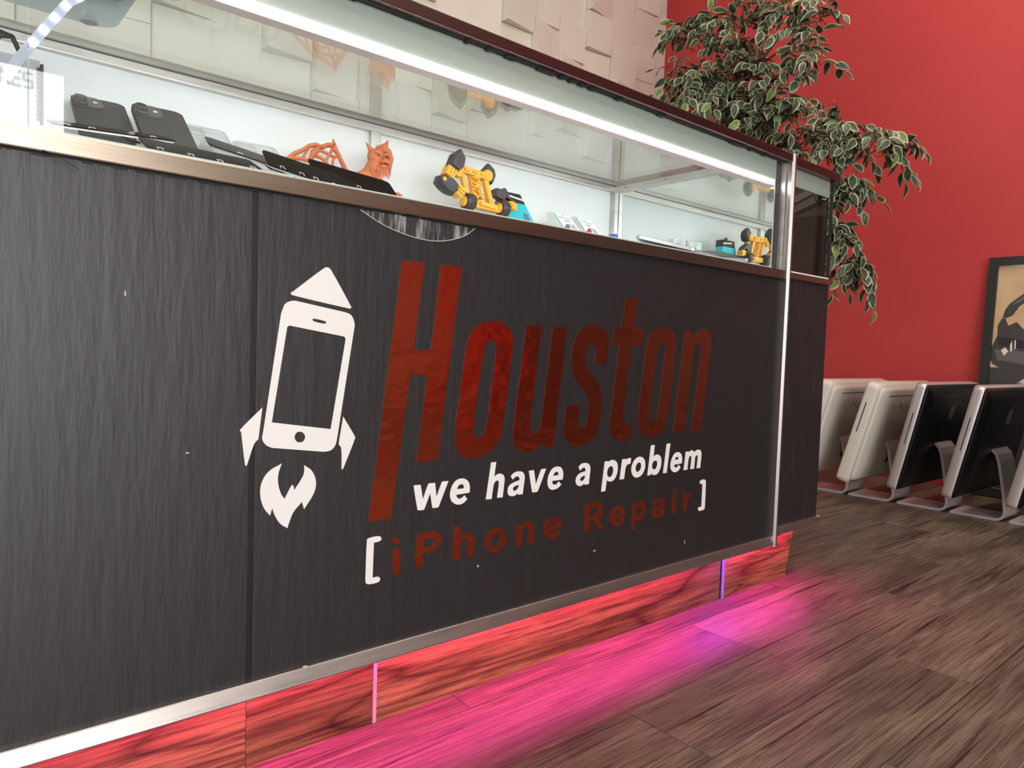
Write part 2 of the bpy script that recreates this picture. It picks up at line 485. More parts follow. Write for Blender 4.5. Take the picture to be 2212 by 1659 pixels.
# cut-vinyl outlines on the front panel, 0.1 mm units (x, z); s = smooth point
DECALS = [
('letter_h', 'foil', ['5005,6529 5356,6537 5219,5345 5501,5352 5626,6537 5982,6540 5659,3810 5312,3799 5449,5009 5176,5008 4931,3069 4590,3069']),
('letter_o', 'foil', ['6087,5297s 6130,5503s 6219,5656s 6389,5767s 6583,5807s 6766,5785s 6919,5693s 6982,5530s 6969,5314s 6903,4752s 6834,4249s 6801,4078s 6723,3953s 6590,3847s 6431,3795s 6238,3785s 6099,3826s 5993,3930s 5952,4070s 5951,4261s 6021,4806s', '6446,5436s 6497,5494s 6568,5514s 6632,5484s 6665,5407s 6651,5237s 6575,4658s 6520,4235s 6488,4151s 6428,4091s 6375,4077s 6321,4111s 6284,4183s 6291,4315s 6367,4983s 6416,5303s']),
('letter_u', 'foil', ['7247,5771 7575,5780 7395,4343 7386,4239s 7404,4141s 7477,4095s 7567,4118s 7623,4228s 7645,4409 7812,5779 8134,5790 7906,3847 7734,3846 7661,3942 7589,3867s 7470,3807s 7311,3793s 7172,3843s 7080,3959s 7048,4122s 7065,4297']),
('letter_s', 'foil', ['9097,5191 8796,5192 8828,5408s 8803,5509s 8727,5547s 8651,5513s 8604,5403s 8583,5252s 8623,5135s 8727,5018s 8856,4916s 8963,4795s 9022,4657s 9032,4484s 8996,4226s 8931,4040s 8814,3909s 8647,3833s 8455,3817s 8287,3865s 8177,3979s 8134,4147s 8147,4327s 8168,4504 8482,4508 8460,4265s 8484,4172s 8563,4126s 8648,4164s 8687,4341s 8702,4510s 8676,4629s 8597,4732s 8447,4851s 8334,4984s 8266,5149s 8258,5313s 8294,5511s 8356,5661s 8491,5791s 8681,5846s 8878,5842s 9045,5773s 9135,5622s 9147,5467s']),
('letter_t', 'foil', ['9532,6318 9872,6425 9792,5836 10067,5840 10028,5529 9750,5518 9606,4397 9597,4291s 9652,4173s 9750,4138s 9849,4168 9801,3887 9700,3848s 9565,3843s 9403,3892s 9290,4021s 9256,4198s 9271,4338 9422,5518 9245,5518 9273,5815 9456,5825']),
('letter_o', 'foil', ['10159,5565s 10220,5713s 10357,5818s 10587,5887s 10798,5874s 10958,5777s 11043,5591s 11019,5363s 10941,4736s 10861,4226s 10808,4038s 10666,3913s 10433,3856s 10228,3890s 10078,3999s 10007,4148s 10012,4367s 10076,4892s', '10496,5501s 10536,5567s 10608,5593s 10686,5553s 10714,5451s 10691,5263s 10597,4479s 10566,4274s 10513,4183s 10427,4155s 10351,4198s 10324,4301s 10343,4541s 10454,5260s']),
('letter_n', 'foil', ['11297,5859 11489,5861 11552,5761 11686,5853s 11831,5908s 12001,5896s 12128,5802s 12172,5643s 12158,5443 11954,3929 11628,3921 11826,5338 11842,5476s 11808,5574s 11731,5611s 11648,5579s 11599,5490s 11580,5314 11395,3907 11063,3911']),
('rocket_nose', 'white', ['3476,5981s 3511,6009 3890,6315s 3939,6334s 3984,6310s 4267,5878s 4272,5853s 4240,5847s 3501,5959s']),
('phone_outline', 'white', ['3377,5772s 3414,5854s 3503,5893s 3576,5890 4195,5796 4277,5762s 4326,5659s 4317,5563 4120,4224 4095,4119s 4039,4059s 3949,4044s 3871,4053 3276,4137 3205,4175s 3160,4248s 3169,4326 3363,5732', '3466,5596 4184,5490 4207,5463 4027,4324 3271,4441 3440,5577', '3757,5683s 3776,5694s 3915,5672s 3938,5655s 3918,5639s 3777,5661s', '3692,4241s 3684,4215s 3665,4191s 3640,4181s 3608,4183s 3582,4196s 3563,4222s 3556,4249s 3562,4277s 3580,4301s 3605,4312s 3637,4310s 3663,4297s 3683,4271s']),
('rocket_fin', 'white', ['3156,4621 3114,4250 3066,4198s 2986,3958s 2974,3945s 2962,3966s 2913,4344 2899,4369s']),
('rocket_fin', 'white', ['4195,4476 4361,4221s 4369,4192s 4206,3800 4188,3802 4177,4071s 4141,4127 4151,4201']),
('rocket_flame', 'white', ['3402,3940 3363,3822s 3361,3701s 3398,3575s 3443,3505 3502,3615s 3533,3663s 3550,3658s 3563,3599 3638,3705s 3684,3793s 3686,3897 3788,3815s 3844,3674s 3816,3530s 3695,3350 3665,3443 3560,3331s 3509,3214s 3485,3141 3394,3209s 3326,3320s 3292,3411 3269,3323 3197,3417s 3149,3563s 3158,3721s 3240,3853s']),
('letter_w', 'white', ['5277,3480s 5293,3485 5391,3482 5433,3272 5516,3480s 5535,3488 5630,3485 5662,3281 5746,3485s 5762,3492 5860,3490 5706,3144s 5687,3128s 5597,3130 5552,3347 5468,3146s 5453,3124s 5359,3127 5349,3139s']),
('letter_e', 'white', ['6003,3273 6244,3280 6246,3374s 6207,3456s 6116,3502s 6002,3487s 5925,3407s 5894,3290s 5919,3200s 5988,3143s 6069,3124s 6143,3141s 6207,3189 6153,3251 6106,3217s 6059,3211s 6018,3238s', '6014,3356 6045,3406s 6092,3420s 6129,3403s 6139,3354']),
('letter_h', 'white', ['6634,3694 6732,3694 6702,3471 6752,3501s 6818,3509s 6886,3477s 6908,3411s 6905,3365 6881,3139 6771,3143 6797,3358s 6785,3400s 6752,3408s 6706,3373s 6687,3295s 6664,3137 6553,3142']),
('letter_a', 'white', ['7030,3449 7089,3494s 7180,3512s 7275,3489s 7317,3420s 7307,3302 7287,3143 7194,3144 7183,3170 7135,3142s 7066,3135s 6997,3163s 6975,3224s 6999,3298s 7080,3342s 7210,3371 7208,3404s 7176,3433s 7130,3431s 7070,3393', '7205,3297 7144,3292s 7091,3271s 7085,3236s 7114,3213s 7162,3228s 7192,3260s']),
('letter_v', 'white', ['7400,3501 7508,3504 7560,3271 7658,3491s 7677,3505 7773,3505 7609,3163s 7590,3149s 7504,3146 7483,3164s']),
('letter_e', 'white', ['7917,3290 8155,3292 8161,3391s 8120,3482s 8032,3517s 7915,3493s 7836,3396s 7813,3288s 7838,3194s 7907,3147s 7991,3147s 8067,3170s 8125,3214 8062,3270 8021,3231s 7971,3223s 7927,3246s', '7929,3371 7961,3415s 8008,3432s 8046,3414s 8053,3374']),
('letter_a', 'white', ['8514,3464 8579,3513s 8673,3523s 8762,3498s 8804,3427s 8795,3300 8781,3153 8677,3151 8667,3176 8617,3147s 8548,3142s 8482,3179s 8458,3241s 8488,3316s 8570,3363s 8690,3382 8684,3419s 8652,3444s 8609,3438s 8560,3400', '8685,3310 8617,3298s 8567,3267s 8569,3237s 8604,3221s 8654,3240s 8679,3274s']),
('letter_p', 'white', ['9162,3509 9263,3509 9255,3483 9309,3516s 9383,3519s 9469,3478s 9509,3386s 9492,3261s 9423,3167s 9331,3142s 9265,3157s 9231,3179 9205,2994 9193,2987 9098,2987', '9270,3394s 9333,3414s 9381,3385s 9391,3321s 9362,3248s 9308,3222s 9255,3245s 9232,3310s']),
('letter_r', 'white', ['9619,3511 9734,3511 9717,3471 9773,3516s 9860,3518 9847,3416 9770,3409s 9724,3362s 9709,3293 9689,3154 9570,3155']),
('letter_o', 'white', ['10118,3522s 10211,3485s 10263,3402s 10255,3284s 10180,3186s 10042,3144s 9941,3182s 9886,3265s 9889,3367s 9952,3466s 10038,3515s', '10105,3419s 10147,3379s 10148,3313s 10105,3265s 10045,3250s 10003,3287s 9996,3339s 10036,3401s']),
('letter_b', 'white', ['10411,3710 10519,3711 10499,3490 10560,3521s 10633,3522s 10711,3474s 10739,3378s 10715,3258s 10637,3165s 10543,3146s 10479,3165s 10446,3195 10438,3156 10341,3156', '10567,3415s 10611,3388s 10616,3320s 10577,3263s 10526,3251s 10477,3285s 10467,3346s 10505,3403s']),
('letter_l', 'white', ['10877,3709 10990,3711 10912,3153 10804,3156']),
('letter_e', 'white', ['11137,3291 11377,3299 11381,3396s 11336,3489s 11243,3526s 11133,3504s 11052,3401s 11022,3301s 11044,3210s 11114,3156s 11204,3144s 11281,3169s 11344,3226 11279,3279 11242,3241s 11186,3232s 11147,3256s', '11146,3384 11173,3419s 11218,3439s 11255,3419s 11265,3384']),
('letter_m', 'white', ['11489,3516 11593,3516 11583,3486 11643,3523s 11713,3530s 11770,3486 11832,3520s 11914,3529s 11988,3500s 12014,3419s 12011,3362 11991,3157 11872,3160 11897,3385s 11880,3418s 11840,3418s 11807,3378s 11789,3160 11664,3159 11685,3380s 11668,3419s 11628,3419s 11592,3373s 11567,3158 11445,3159']),
('bracket', 'white', ['4574,2825s 4595,2850s 4747,2857s 4784,2834s 4788,2803s 4754,2784s 4678,2777 4671,2306 4744,2308s 4779,2288s 4782,2251s 4746,2229s 4617,2230s 4577,2250s 4565,2288']),
('letter_i', 'foil', ['4973,2620s 4995,2647s 5031,2649s 5066,2636s 5088,2601s 5088,2319s 5071,2285s 5029,2283s 4987,2301s 4975,2339s', '5076,2744s 5071,2724s 5055,2710s 5031,2704s 5004,2709s 4980,2722s 4963,2741s 4958,2762s 4962,2783s 4978,2798s 5001,2803s 5029,2799s 5053,2786s 5070,2767s']),
('letter_p', 'foil', ['5344,2766s 5364,2789s 5401,2797 5628,2797s 5719,2759s 5758,2677s 5738,2582s 5663,2513s 5561,2502s 5464,2504 5462,2347s 5435,2309s 5386,2307s 5342,2337s 5335,2380s', '5470,2710 5605,2709s 5636,2685s 5633,2631s 5597,2588s 5467,2584']),
('letter_h', 'foil', ['5981,2787s 6007,2811s 6054,2810s 6092,2788s 6101,2748s 6098,2643 6147,2674s 6229,2683s 6314,2656s 6351,2588s 6353,2361s 6340,2318s 6292,2313s 6249,2333s 6238,2380s 6237,2549s 6212,2598s 6164,2599s 6118,2556s 6100,2470s 6095,2359s 6072,2313s 6025,2313s 5984,2339s 5974,2391s']),
('letter_o', 'foil', ['6786,2676s 6908,2621s 6968,2519s 6954,2415s 6875,2322s 6758,2301s 6639,2349s 6570,2452s 6573,2555s 6642,2636s', '6782,2596s 6836,2556s 6851,2478s 6820,2413s 6762,2381s 6709,2413s 6674,2482s 6689,2555s']),
('letter_n', 'foil', ['7188,2652s 7210,2679s 7252,2678s 7287,2638 7334,2680s 7417,2697s 7512,2656s 7554,2566s 7544,2376s 7527,2329s 7480,2325s 7438,2357s 7429,2421s 7445,2567s 7421,2605s 7374,2609s 7321,2564s 7307,2468s 7299,2371s 7268,2320s 7222,2320s 7188,2354s 7183,2403s']),
('letter_e', 'foil', ['7885,2468 8148,2496s 8163,2560s 8104,2649s 7992,2692s 7865,2673s 7783,2576s 7769,2456s 7822,2370s 7922,2329s 8040,2329s 8138,2388s 8159,2436s 8124,2463s 8084,2451s 8016,2413s 7937,2420s', '7891,2550 7927,2607s 7990,2627s 8037,2599s 8039,2555']),
('letter_r', 'foil', ['8710,2780s 8751,2809s 9002,2806s 9104,2778s 9154,2687s 9127,2567s 9052,2516 9150,2379s 9159,2331s 9108,2317s 9051,2347s 8930,2520 8838,2521 8823,2364s 8800,2321s 8750,2318s 8705,2350s 8698,2397s', '8832,2719 8985,2720s 9020,2681s 9002,2622s 8958,2608s 8829,2611']),
('letter_e', 'foil', ['9477,2459 9734,2489s 9747,2551s 9701,2644s 9591,2689s 9464,2673s 9377,2574s 9353,2476s 9388,2385s 9496,2331s 9614,2326s 9717,2388s 9737,2441s 9700,2465s 9660,2451s 9608,2410s 9538,2404s', '9477,2535 9504,2590s 9560,2622s 9609,2600s 9619,2548']),
('letter_p', 'foil', ['9942,2639s 9963,2685s 10025,2681s 10051,2658 10136,2694s 10236,2682s 10317,2610s 10344,2509s 10306,2399s 10209,2333s 10109,2340s 10063,2357 10047,2230s 10020,2193s 9970,2196s 9951,2227s', '10130,2592s 10180,2586s 10217,2525s 10197,2446s 10129,2414s 10077,2453s 10060,2528s']),
('letter_a', 'foil', ['10536,2584s 10570,2655s 10698,2693s 10833,2666s 10900,2583s 10891,2407s 10914,2354s 10870,2325s 10801,2360 10711,2321s 10592,2345s 10522,2420s 10542,2501s 10657,2536s 10775,2547 10772,2590s 10717,2613s 10640,2588s 10577,2554s', '10780,2475 10701,2464s 10651,2437s 10665,2410s 10731,2414s 10769,2439s']),
('letter_i', 'foil', ['11131,2649s 11155,2698s 11211,2695s 11247,2654s 11248,2379s 11223,2340s 11167,2347s 11131,2385s', '11252,2768s 11241,2740s 11211,2726s 11175,2730s 11143,2750s 11130,2781s 11139,2810s 11168,2824s 11204,2821s 11236,2800s']),
('letter_r', 'foil', ['11482,2627s 11505,2694s 11562,2696s 11593,2658 11662,2694s 11735,2695s 11772,2656s 11755,2614s 11684,2605s 11629,2558s 11609,2456s 11595,2371s 11546,2338s 11493,2357s 11478,2411s']),
('bracket', 'white', ['12000,2870s 12042,2905s 12162,2908s 12211,2868 12214,2330s 12181,2295s 12046,2285s 11990,2313s 11996,2357s 12055,2364s 12099,2371 12099,2829 12033,2828s']),
('grain_patch', 'patch', ['4332,7119 4723,6952s 5186,6855s 5599,6856s 5992,6969s 6233,7139s 6266,7169 6228,7283 4329,7240']),
]

# ================================================================== SETTING
XR, YB, ZC = 3.45, 1.93, 3.0
floor = MB().box((-3.6, -4.1, -0.12), (XR + 0.1, YB + 0.1, -0.004)).build('floor', mat('subfloor', (0.10, 0.075, 0.06), 0.6))
tag(floor, kind='structure')
PL, PW = 0.92, 0.150
pm = MB().bbox((0, 0, -0.004), (PL - 0.0012, PW - 0.0012, 0.0), 0.0007)
first = None
y = -2.4
r = 0
while y < YB - 0.01:
    x = -1.6 + (r * 0.37) % PL - PL
    while x < XR - 0.02:
        x1 = min(x + PL, XR)
        if first is None:
            first = pm.build('plank', floor_mat, floor, origin=(0, 0, 0))
            o = first
        else:
            o = first.copy(); COL.objects.link(o); o.parent = floor
        sc = (x1 - x) / PL
        o.location = Vector((x, y, 0)) - WL[floor.name]
        o.scale = (sc, min(1.0, (YB - y) / PW), 1)
        x += PL
    y += PW; r += 1

ceiling = MB().box((-3.6, -4.1, ZC), (XR + 0.1, YB + 0.1, ZC + 0.1)).build('ceiling', ceil_mat)
tag(ceiling, kind='structure')
lamp_mat = mat('ceiling_light_diffuser', (1, 1, 1), 0.5, emit=((1.0, 0.91, 0.81), 8.2))
dim_mat = mat('dim_light_diffuser', (1, 1, 1), 0.5, emit=((1.0, 0.91, 0.81), 3.1))
for (lx, ly) in ((-1.6, -2.0), (0.7, -2.2), (2.6, -0.25), (1.0, 0.75), (-1.2, 0.75)):
    MB().box((lx - 0.6, ly - 0.3, ZC - 0.02), (lx + 0.6, ly + 0.3, ZC)).build('light_panel', lamp_mat if ly < 0 else dim_mat, ceiling)

wall_right = MB().box((XR, -4.1, 0), (XR + 0.1, YB + 0.1, ZC)).build('wall_right', red_paint)
tag(wall_right, kind='structure')
wall_back = MB().box((-3.6, YB, 0), (XR, YB + 0.1, ZC)).build('wall_back', white_paint)
tag(wall_back, kind='structure')
tag(MB().box((-3.7, -4.1, 0), (-3.6, YB + 0.1, ZC)).build('wall_left', white_paint), kind='structure')
wf = MB()
wf.box((-3.6, -4.1, 0), (-2.7, -4.0, ZC)).box((0.7, -4.1, 0), (XR, -4.0, ZC))
wf.box((-2.7, -4.1, 0), (0.7, -4.0, 0.05)).box((-2.7, -4.1, 2.0), (0.7, -4.0, ZC))
tag(wf.build('wall_front', mat('warm_wall_paint', (0.48, 0.39, 0.33), 0.7)), kind='structure')
fr = MB()
for wx in (-2.7, -1.57, -0.45, 0.66):
    fr.box((wx, -4.07, 0.05), (wx + 0.04, -4.03, 2.0))
fr.box((-2.7, -4.07, 0.05), (0.7, -4.03, 0.09)).box((-2.7, -4.07, 1.96), (0.7, -4.03, 2.0))
win = tag(fr.build('window_1', alu), kind='structure')
tag(MB().box((XR - 0.105, YB - 0.012, 0), (XR, YB, ZC)).build('trim_1', white_paint), kind='structure')

# added unseen double door, there only to give the counter a dark reflection
dm_ = mat('added_door_dark', (0.035, 0.022, 0.018), 0.5)
door = tag(MB().box((XR - 0.02, -3.3, 0), (XR, -0.85, 2.3)).build('added_door_1', dm_), kind='structure')
for dy in (-3.25, -2.06):
    MB().bbox((XR - 0.05, dy, 0.01), (XR - 0.02, dy + 1.165, 2.25), 0.004).build('added_door_leaf', dm_, door)
    MB().tube([(XR - 0.08, dy + (1.10 if dy < -3 else 0.065), 0.95), (XR - 0.08, dy + (1.10 if dy < -3 else 0.065), 1.15)], 0.012, 10).build('added_door_handle', alu, door)

# relief tiles of the back wall: columns of staggered, individually tipped squares
TW, TH = 0.193, 0.193
variants = []
rng = random.Random(11)
for k in range(9):
    d = 0.004 + 0.017 * (k % 3)
    tx = rng.choice((-0.042, -0.028, -0.014, 0.0, 0.02)); tz = rng.choice((-0.02, 0.0, 0.014, 0.022))
    dep = [max(0.003, d + abs(tx) / 2 + abs(tz) / 2 + sx * tx / 2 + sz * tz / 2) for sx, sz in ((-1, -1), (1, -1), (1, 1), (-1, 1))]
    w, h = TW / 2 - 0.0006, TH / 2 - 0.0006
    m = MB()
    c4 = [(-w, -h), (w, -h), (w, h), (-w, h)]
    m.hexa([(c[0], 0, c[1]) for c in c4] + [(c[0] * 0.985, -dep[i], c[1] * 0.985) for i, c in enumerate(c4)])
    variants.append(m)
made = {}
c = 0
x = XR - 0.105 - TW / 2
while x > -0.9:
    off = (0.0, 0.11, 0.05, 0.15, 0.08)[c % 5]
    z = 1.05 + off
    while z < ZC - TH / 2:
        k = rng.randrange(len(variants))
        if k not in made:
            o = variants[k].build('wall_tile', tile_mat, wall_back, origin=(0, 0, 0)); made[k] = o
        else:
            o = made[k].copy(); COL.objects.link(o); o.parent = wall_back
        o.location = Vector((x, YB, z)) - WL[wall_back.name]
        z += TH
    x -= TW; c += 1

# ================================================================== DISPLAY COUNTER
X0, X1 = -1.3, 1.477          # left end (out of frame), right end of the lit case
ZT0, ZT1 = 0.119, 0.137       # bottom trim
ZS0, ZS1 = 0.713, 0.733       # sill rail
ZK0, ZK1 = 0.969, 0.986       # top cap
YBK = 0.480                   # inner back of the case
XM = 1.449                    # mirror plane
counter = thing('display_counter', 'long black shop counter with lit glass display case and red lettering', 'counter', (0.1, 0.24, 0))
body = MB().box((X0, 0.012, 0.152), (X1, 0.50, 0.705)).build('cabinet_body', mat('black_board', (0.02, 0.02, 0.02), 0.6), counter)
MB().box((X0, 0.075, 0.0), (X1, 0.46, 0.152)).build('plinth', mat('dark_plinth', (0.03, 0.025, 0.025), 0.7), counter)
pl_l = MB().box((X0, 0.0, ZT1 - 0.002), (0.3005, 0.012, ZS0 + 0.002)).build('front_panel', black_panel, counter)
pl_r = MB().box((0.3075, 0.0, ZT1 - 0.002), (X1, 0.012, ZS0 + 0.002)).build('front_panel', black_panel, counter)
MB().box((0.3005, 0.0015, ZT1 - 0.002), (0.3075, 0.012, ZS0 + 0.002)).build('seam_strip', seam_mat, counter)
MB().prism([(-0.0125, ZT0), (-0.0128, ZT0 + 0.0015), (-0.0065, ZT1 - 0.001), (-0.0055, ZT1), (0.006, ZT1), (0.006, ZT0)], X0, X1, ax='x').build('bottom_rail', trim_alu, counter)
MB().bbox((X0, -0.009, ZS0), (X1, 0.022, ZS1), 0.0015).build('sill_rail', bronze, counter)
MB().bbox((X0, -0.012, ZK0), (X1, 0.016, ZK1), 0.0015).build('cap_rail', mat('maroon_cap', (0.20, 0.115, 0.11), 0.33, 1.0, bump=(0.02, (4, 4, 300), 3, 'World')), counter)
# ragged black gasket between cap and fascia
gk = MB()
rg = random.Random(4)
x = X0
while x < X1 - 0.01:
    w = rg.uniform(0.004, 0.02)
    gk.box((x, -0.004, ZK0 - rg.choice((0.0005, 0.001, 0.001, 0.003))), (min(x + w, X1), 0.006, ZK0 + 0.002))
    x += w
gk.build('gasket', black_rubber, counter)
# ragged paint line under the sill
gk = MB()
x = X0
while x < X1 - 0.01:
    w = rg.uniform(0.003, 0.015)
    gk.box((x, -0.0012, ZS0 - rg.choice((0.001, 0.002, 0.003))), (min(x + w, X1), 0.004, ZS0 + 0.001))
    x += w
gk.build('gasket', black_rubber, counter)
fas = MB().box((X0, 0.0075, 0.926), (XM - 0.006, 0.0115, ZK0)).build('fascia', fascia_mat, counter)
led = MB().box((X0, 0.010, 0.9165), (XM - 0.008, 0.026, 0.926)).build('led_tube', led_white, counter)
MB().box((X0, 0.008, 0.9120), (XM - 0.008, 0.027, 0.9165)).build('led_channel', mat('pink_white_channel', (0.85, 0.70, 0.72), 0.4), counter)
# front glass: two panes meeting near the left of the frame, and the glass top
MB().box((X0, 0.001, ZS1 - 0.002), (0.0875, 0.0065, ZK0)).build('front_glass', clear_glass, counter)
MB().box((0.0885, 0.001, ZS1 - 0.002), (X1 - 0.002, 0.0065, ZK0)).build('front_glass', clear_glass, counter)
MB().box((X0, 0.016, 0.980), (XM + 0.012, YBK - 0.014, 0.986)).build('glass_top', top_glass, counter)
# slanted white deck, back board, rails, mullions
def zdeck(y): return 0.7340 + 0.236 * y
dk = MB()
dk.hexa([(X0, 0.004, ZS1 - 0.004), (XM, 0.004, ZS1 - 0.004), (XM, YBK, zdeck(YBK) - 0.02), (X0, YBK, zdeck(YBK) - 0.02),
         (X0, 0.004, zdeck(0.004)), (XM, 0.004, zdeck(0.004)), (XM, YBK, zdeck(YBK)), (X0, YBK, zdeck(YBK))])
dk.build('deck', deck_mat, counter)
gd = MB()
for a, b in ((-0.6, 0.352), (0.354, 0.628), (0.630, 1.085), (1.087, XM - 0.003)):
    gd.hexa([(a, 0.0075, zdeck(0.0075)), (b, 0.0075, zdeck(0.0075)), (b, 0.05, zdeck(0.05)), (a, 0.05, zdeck(0.05)),
             (a, 0.0075, zdeck(0.0075) + 0.0025), (b, 0.0075, zdeck(0.0075) + 0.0025), (b, 0.05, zdeck(0.05) + 0.001), (a, 0.05, zdeck(0.05) + 0.001)])
gd.build('deck_edge', mat('pale_glass_edge', (0.62, 0.68, 0.65), 0.25), counter)
MB().box((X0, YBK, 0.72), (X1, YBK + 0.006, 0.978)).build('back_board', backboard, counter)
MB().bbox((X0, YBK - 0.014, 0.9660), (X1, YBK + 0.010, 0.9955), 0.0015).build('back_rail', alu, counter)
MB().box((X0, YBK - 0.0155, 0.9795), (X1, YBK - 0.0135, 0.9825)).build('back_track', black_rubber, counter)
for mx in (-0.45, 0.719):
    MB().bbox((mx - 0.011, YBK - 0.012, zdeck(YBK) - 0.01), (mx + 0.011, YBK, 0.977), 0.0015).build('mullion', alu, counter)
MB().box((XM, 0.014, 0.735), (XM + 0.005, YBK, 0.972)).build('mirror', mirror_mat, counter)
MB().box((XM + 0.005, 0.014, 0.705), (X1, YBK, 0.975)).build('end_board', mat('black_board', (0, 0, 0)), counter)
MB().bbox((XM - 0.016, YBK - 0.018, zdeck(YBK) - 0.012), (XM - 0.001, YBK - 0.001, 0.977), 0.0015).build('corner_post', alu, counter)
er = MB().bbox((XM - 0.014, 0.03, 0.966), (XM - 0.0005, YBK - 0.012, 0.980), 0.0015).build('end_rail', alu, counter)
for sy in (0.12, 0.30, 0.43):
    MB().lathe([(0.0016, -0.0006), (0.0016, 0.0)], (XM - 0.014, sy, 0.973), 8, axis='x').build('screw', black_rubber, er)
MB().bbox((X1 - 0.006, 0.0005, ZS1), (X1 - 0.001, 0.012, ZK0), 0.001).build('glass_edge_strip', alu, counter)
# corner post between the two cases, with a splayed face
pp = MB()
pp.prism([(X1, 0.02), (X1, -0.010), (X1 + 0.004, -0.015), (X1 + 0.013, -0.013), (X1 + 0.013, 0.02)], ZT0 - 0.004, ZK1 + 0.001, ax='z')
pp.build('corner_post', mat('pale_post_metal', (0.36, 0.33, 0.325), 0.40, 1.0, bump=(0.03, (200, 200, 6), 3, 'World')), counter)

# kick boards, recessed under the trim
YK = 0.049
def kick(x0, x1, poly=None):
    m = MB()
    if poly:
        m.prism(poly, YK, YK + 0.006)
    else:
        m.box((x0, YK, 0.0), (x1, YK + 0.006, 0.128))
    return m.build('kick_board', kick_mat, counter)
kick(X0, -0.35); kick(-0.3495, 0.3195); kick(0.3202, 0.500); kick(0.506, 1.366)
MB().box((0.5003, YK - 0.001, 0.0), (0.5057, YK + 0.004, 0.126)).build('joint_strip', mat('rose_joint', (0.45, 0.30, 0.34), 0.4), counter)
MB().box((1.3665, YK + 0.004, 0.0), (1.376, YK + 0.012, 0.126)).build('joint_strip', black_rubber, counter)
MB().box((1.3752, YK - 0.004, 0.0), (1.3775, YK + 0.002, 0.122)).build('joint_strip', mat('pale_edge', (0.22, 0.25, 0.42), 0.4), counter)
kp = [(1.378, 0.0), (1.652, 0.0), (1.684, 0.124), (1.672, 0.116), (1.655, 0.109), (1.63, 0.104), (1.60, 0.1035), (1.57, 0.106), (1.545, 0.112), (1.378, 0.120)]
kick(0, 0, kp)
# the pink light strip tucked behind the trim (one violet stretch)
MB().box((X0, 0.022, 0.139), (1.300, 0.034, 0.143)).build('underglow_strip', led_pink, counter)
MB().box((1.302, 0.022, 0.139), (1.385, 0.034, 0.143)).build('underglow_strip', led_violet, counter)
MB().box((1.387, 0.022, 0.139), (1.655, 0.034, 0.143)).build('underglow_strip', led_pink, counter)

# vinyl graphics on the panel
ypos = -0.0006
for nm, mt, cs in DECALS:
    if mt == 'patch':
        o = sheet(nm, cs, -0.0004, 0.0010, [grain_mat], pl_r)
        # pale torn edge of the paint film, a thin cord along the arc
        arc = []
        for tok in cs[0].split()[:7]:
            a, b = tok.rstrip('s').split(',')
            arc.append((int(a) * 1e-4, -0.0006, int(b) * 1e-4))
        dense = []
        for i in range(len(arc) - 1):
            for q in range(4):
                t = q / 4
                pts = [Vector(arc[max(i - 1, 0)]), Vector(arc[i]), Vector(arc[i + 1]), Vector(arc[min(i + 2, len(arc) - 1)])]
                dense.append(0.5 * ((2 * pts[1]) + (-pts[0] + pts[2]) * t + (2 * pts[0] - 5 * pts[1] + 4 * pts[2] - pts[3]) * t * t + (-pts[0] + 3 * pts[1] - 3 * pts[2] + pts[3]) * t ** 3))
        MB().tube(dense, 0.0006, 5).build('paint_edge', edge_vinyl, pl_r)
        continue
    sheet(nm, cs, -0.0006, 0.0007, foil if mt == 'foil' else white_vinyl, pl_r)

# small scuffs and a frayed thread on the front
fleck = mat('pale_scuff', (0.45, 0.43, 0.40), 0.6)
for fx, fz, fw_, fh in ((0.231, 0.4135, 0.004, 0.0016), (1.1585, 0.168, 0.0015, 0.009), (0.643, 0.2135, 0.003, 0.003), (0.896, 0.196, 0.006, 0.002), (0.17, 0.582, 0.0015, 0.005)):
    MB().bbox((fx, -0.0004, fz), (fx + fw_, 0.0006, fz + fh), 0.0002).build('scuff', fleck, pl_r if fx > 0.31 else pl_l)
MB().bbox((0.3695, -0.0075, 0.1365), (0.375, -0.003, 0.1385), 0.0008).build('paint_chip', mat('cream_chip', (0.7, 0.6, 0.4), 0.6), pl_r)
MB().tube([(0.098, -0.0105, 0.7135), (0.112, -0.0125, 0.709), (0.128, -0.012, 0.7005)], [0.0005, 0.0004, 0.0002], 5).build('frayed_thread', black_rubber, pl_l)

# ================================================================== ANGLED END CASE
A = [(1.491, 0.0), (1.695, 0.0), (2.03, 0.40), (1.96, 0.50), (1.491, 0.50)]
endc = thing('corner_display_case', 'narrow unlit end display case with brown glass beyond the pale post', 'display case', (1.65, 0.25, 0))
def inset(poly, d):
    c = Vector((sum(p[0] for p in poly) / len(poly), sum(p[1] for p in poly) / len(poly)))
    return [tuple(Vector(p) + (c - Vector(p)).normalized() * d) for p in poly]
MB().prism(inset(A, 0.012), 0.17, 0.716, ax='z').build('cabinet_body', mat('black_board', (0, 0, 0)), endc)
MB().box((1.491, 0.0, 0.153), (1.695, 0.012, 0.718)).build('front_panel', end_panel_mat, endc)
def along(a, b, t0, t1, z0, z1, out=0.0):
    a, b = Vector(a), Vector(b)
    d = (b - a).normalized(); n = Vector((d.y, -d.x))
    p = [a + n * t1, b + n * t1, b + n * t0, a + n * t0]
    m = MB()
    m.hexa([(q.x, q.y, z0) for q in p] + [(q.x, q.y, z1) for q in p])
    return m
along(A[1], A[2], -0.012, 0.0, 0.153, 0.718).build('side_panel', end_panel_mat, endc)
MB().bbox((1.491, -0.009, 0.137), (1.697, 0.006, 0.155), 0.0015).build('bottom_rail', trim_alu, endc)
along(A[1], A[2], -0.006, 0.009, 0.137, 0.155).build('bottom_rail', trim_alu, endc)
MB().bbox((1.4905, -0.009, 0.717), (1.697, 0.020, 0.731), 0.0015).build('sill_rail', bronze, endc)
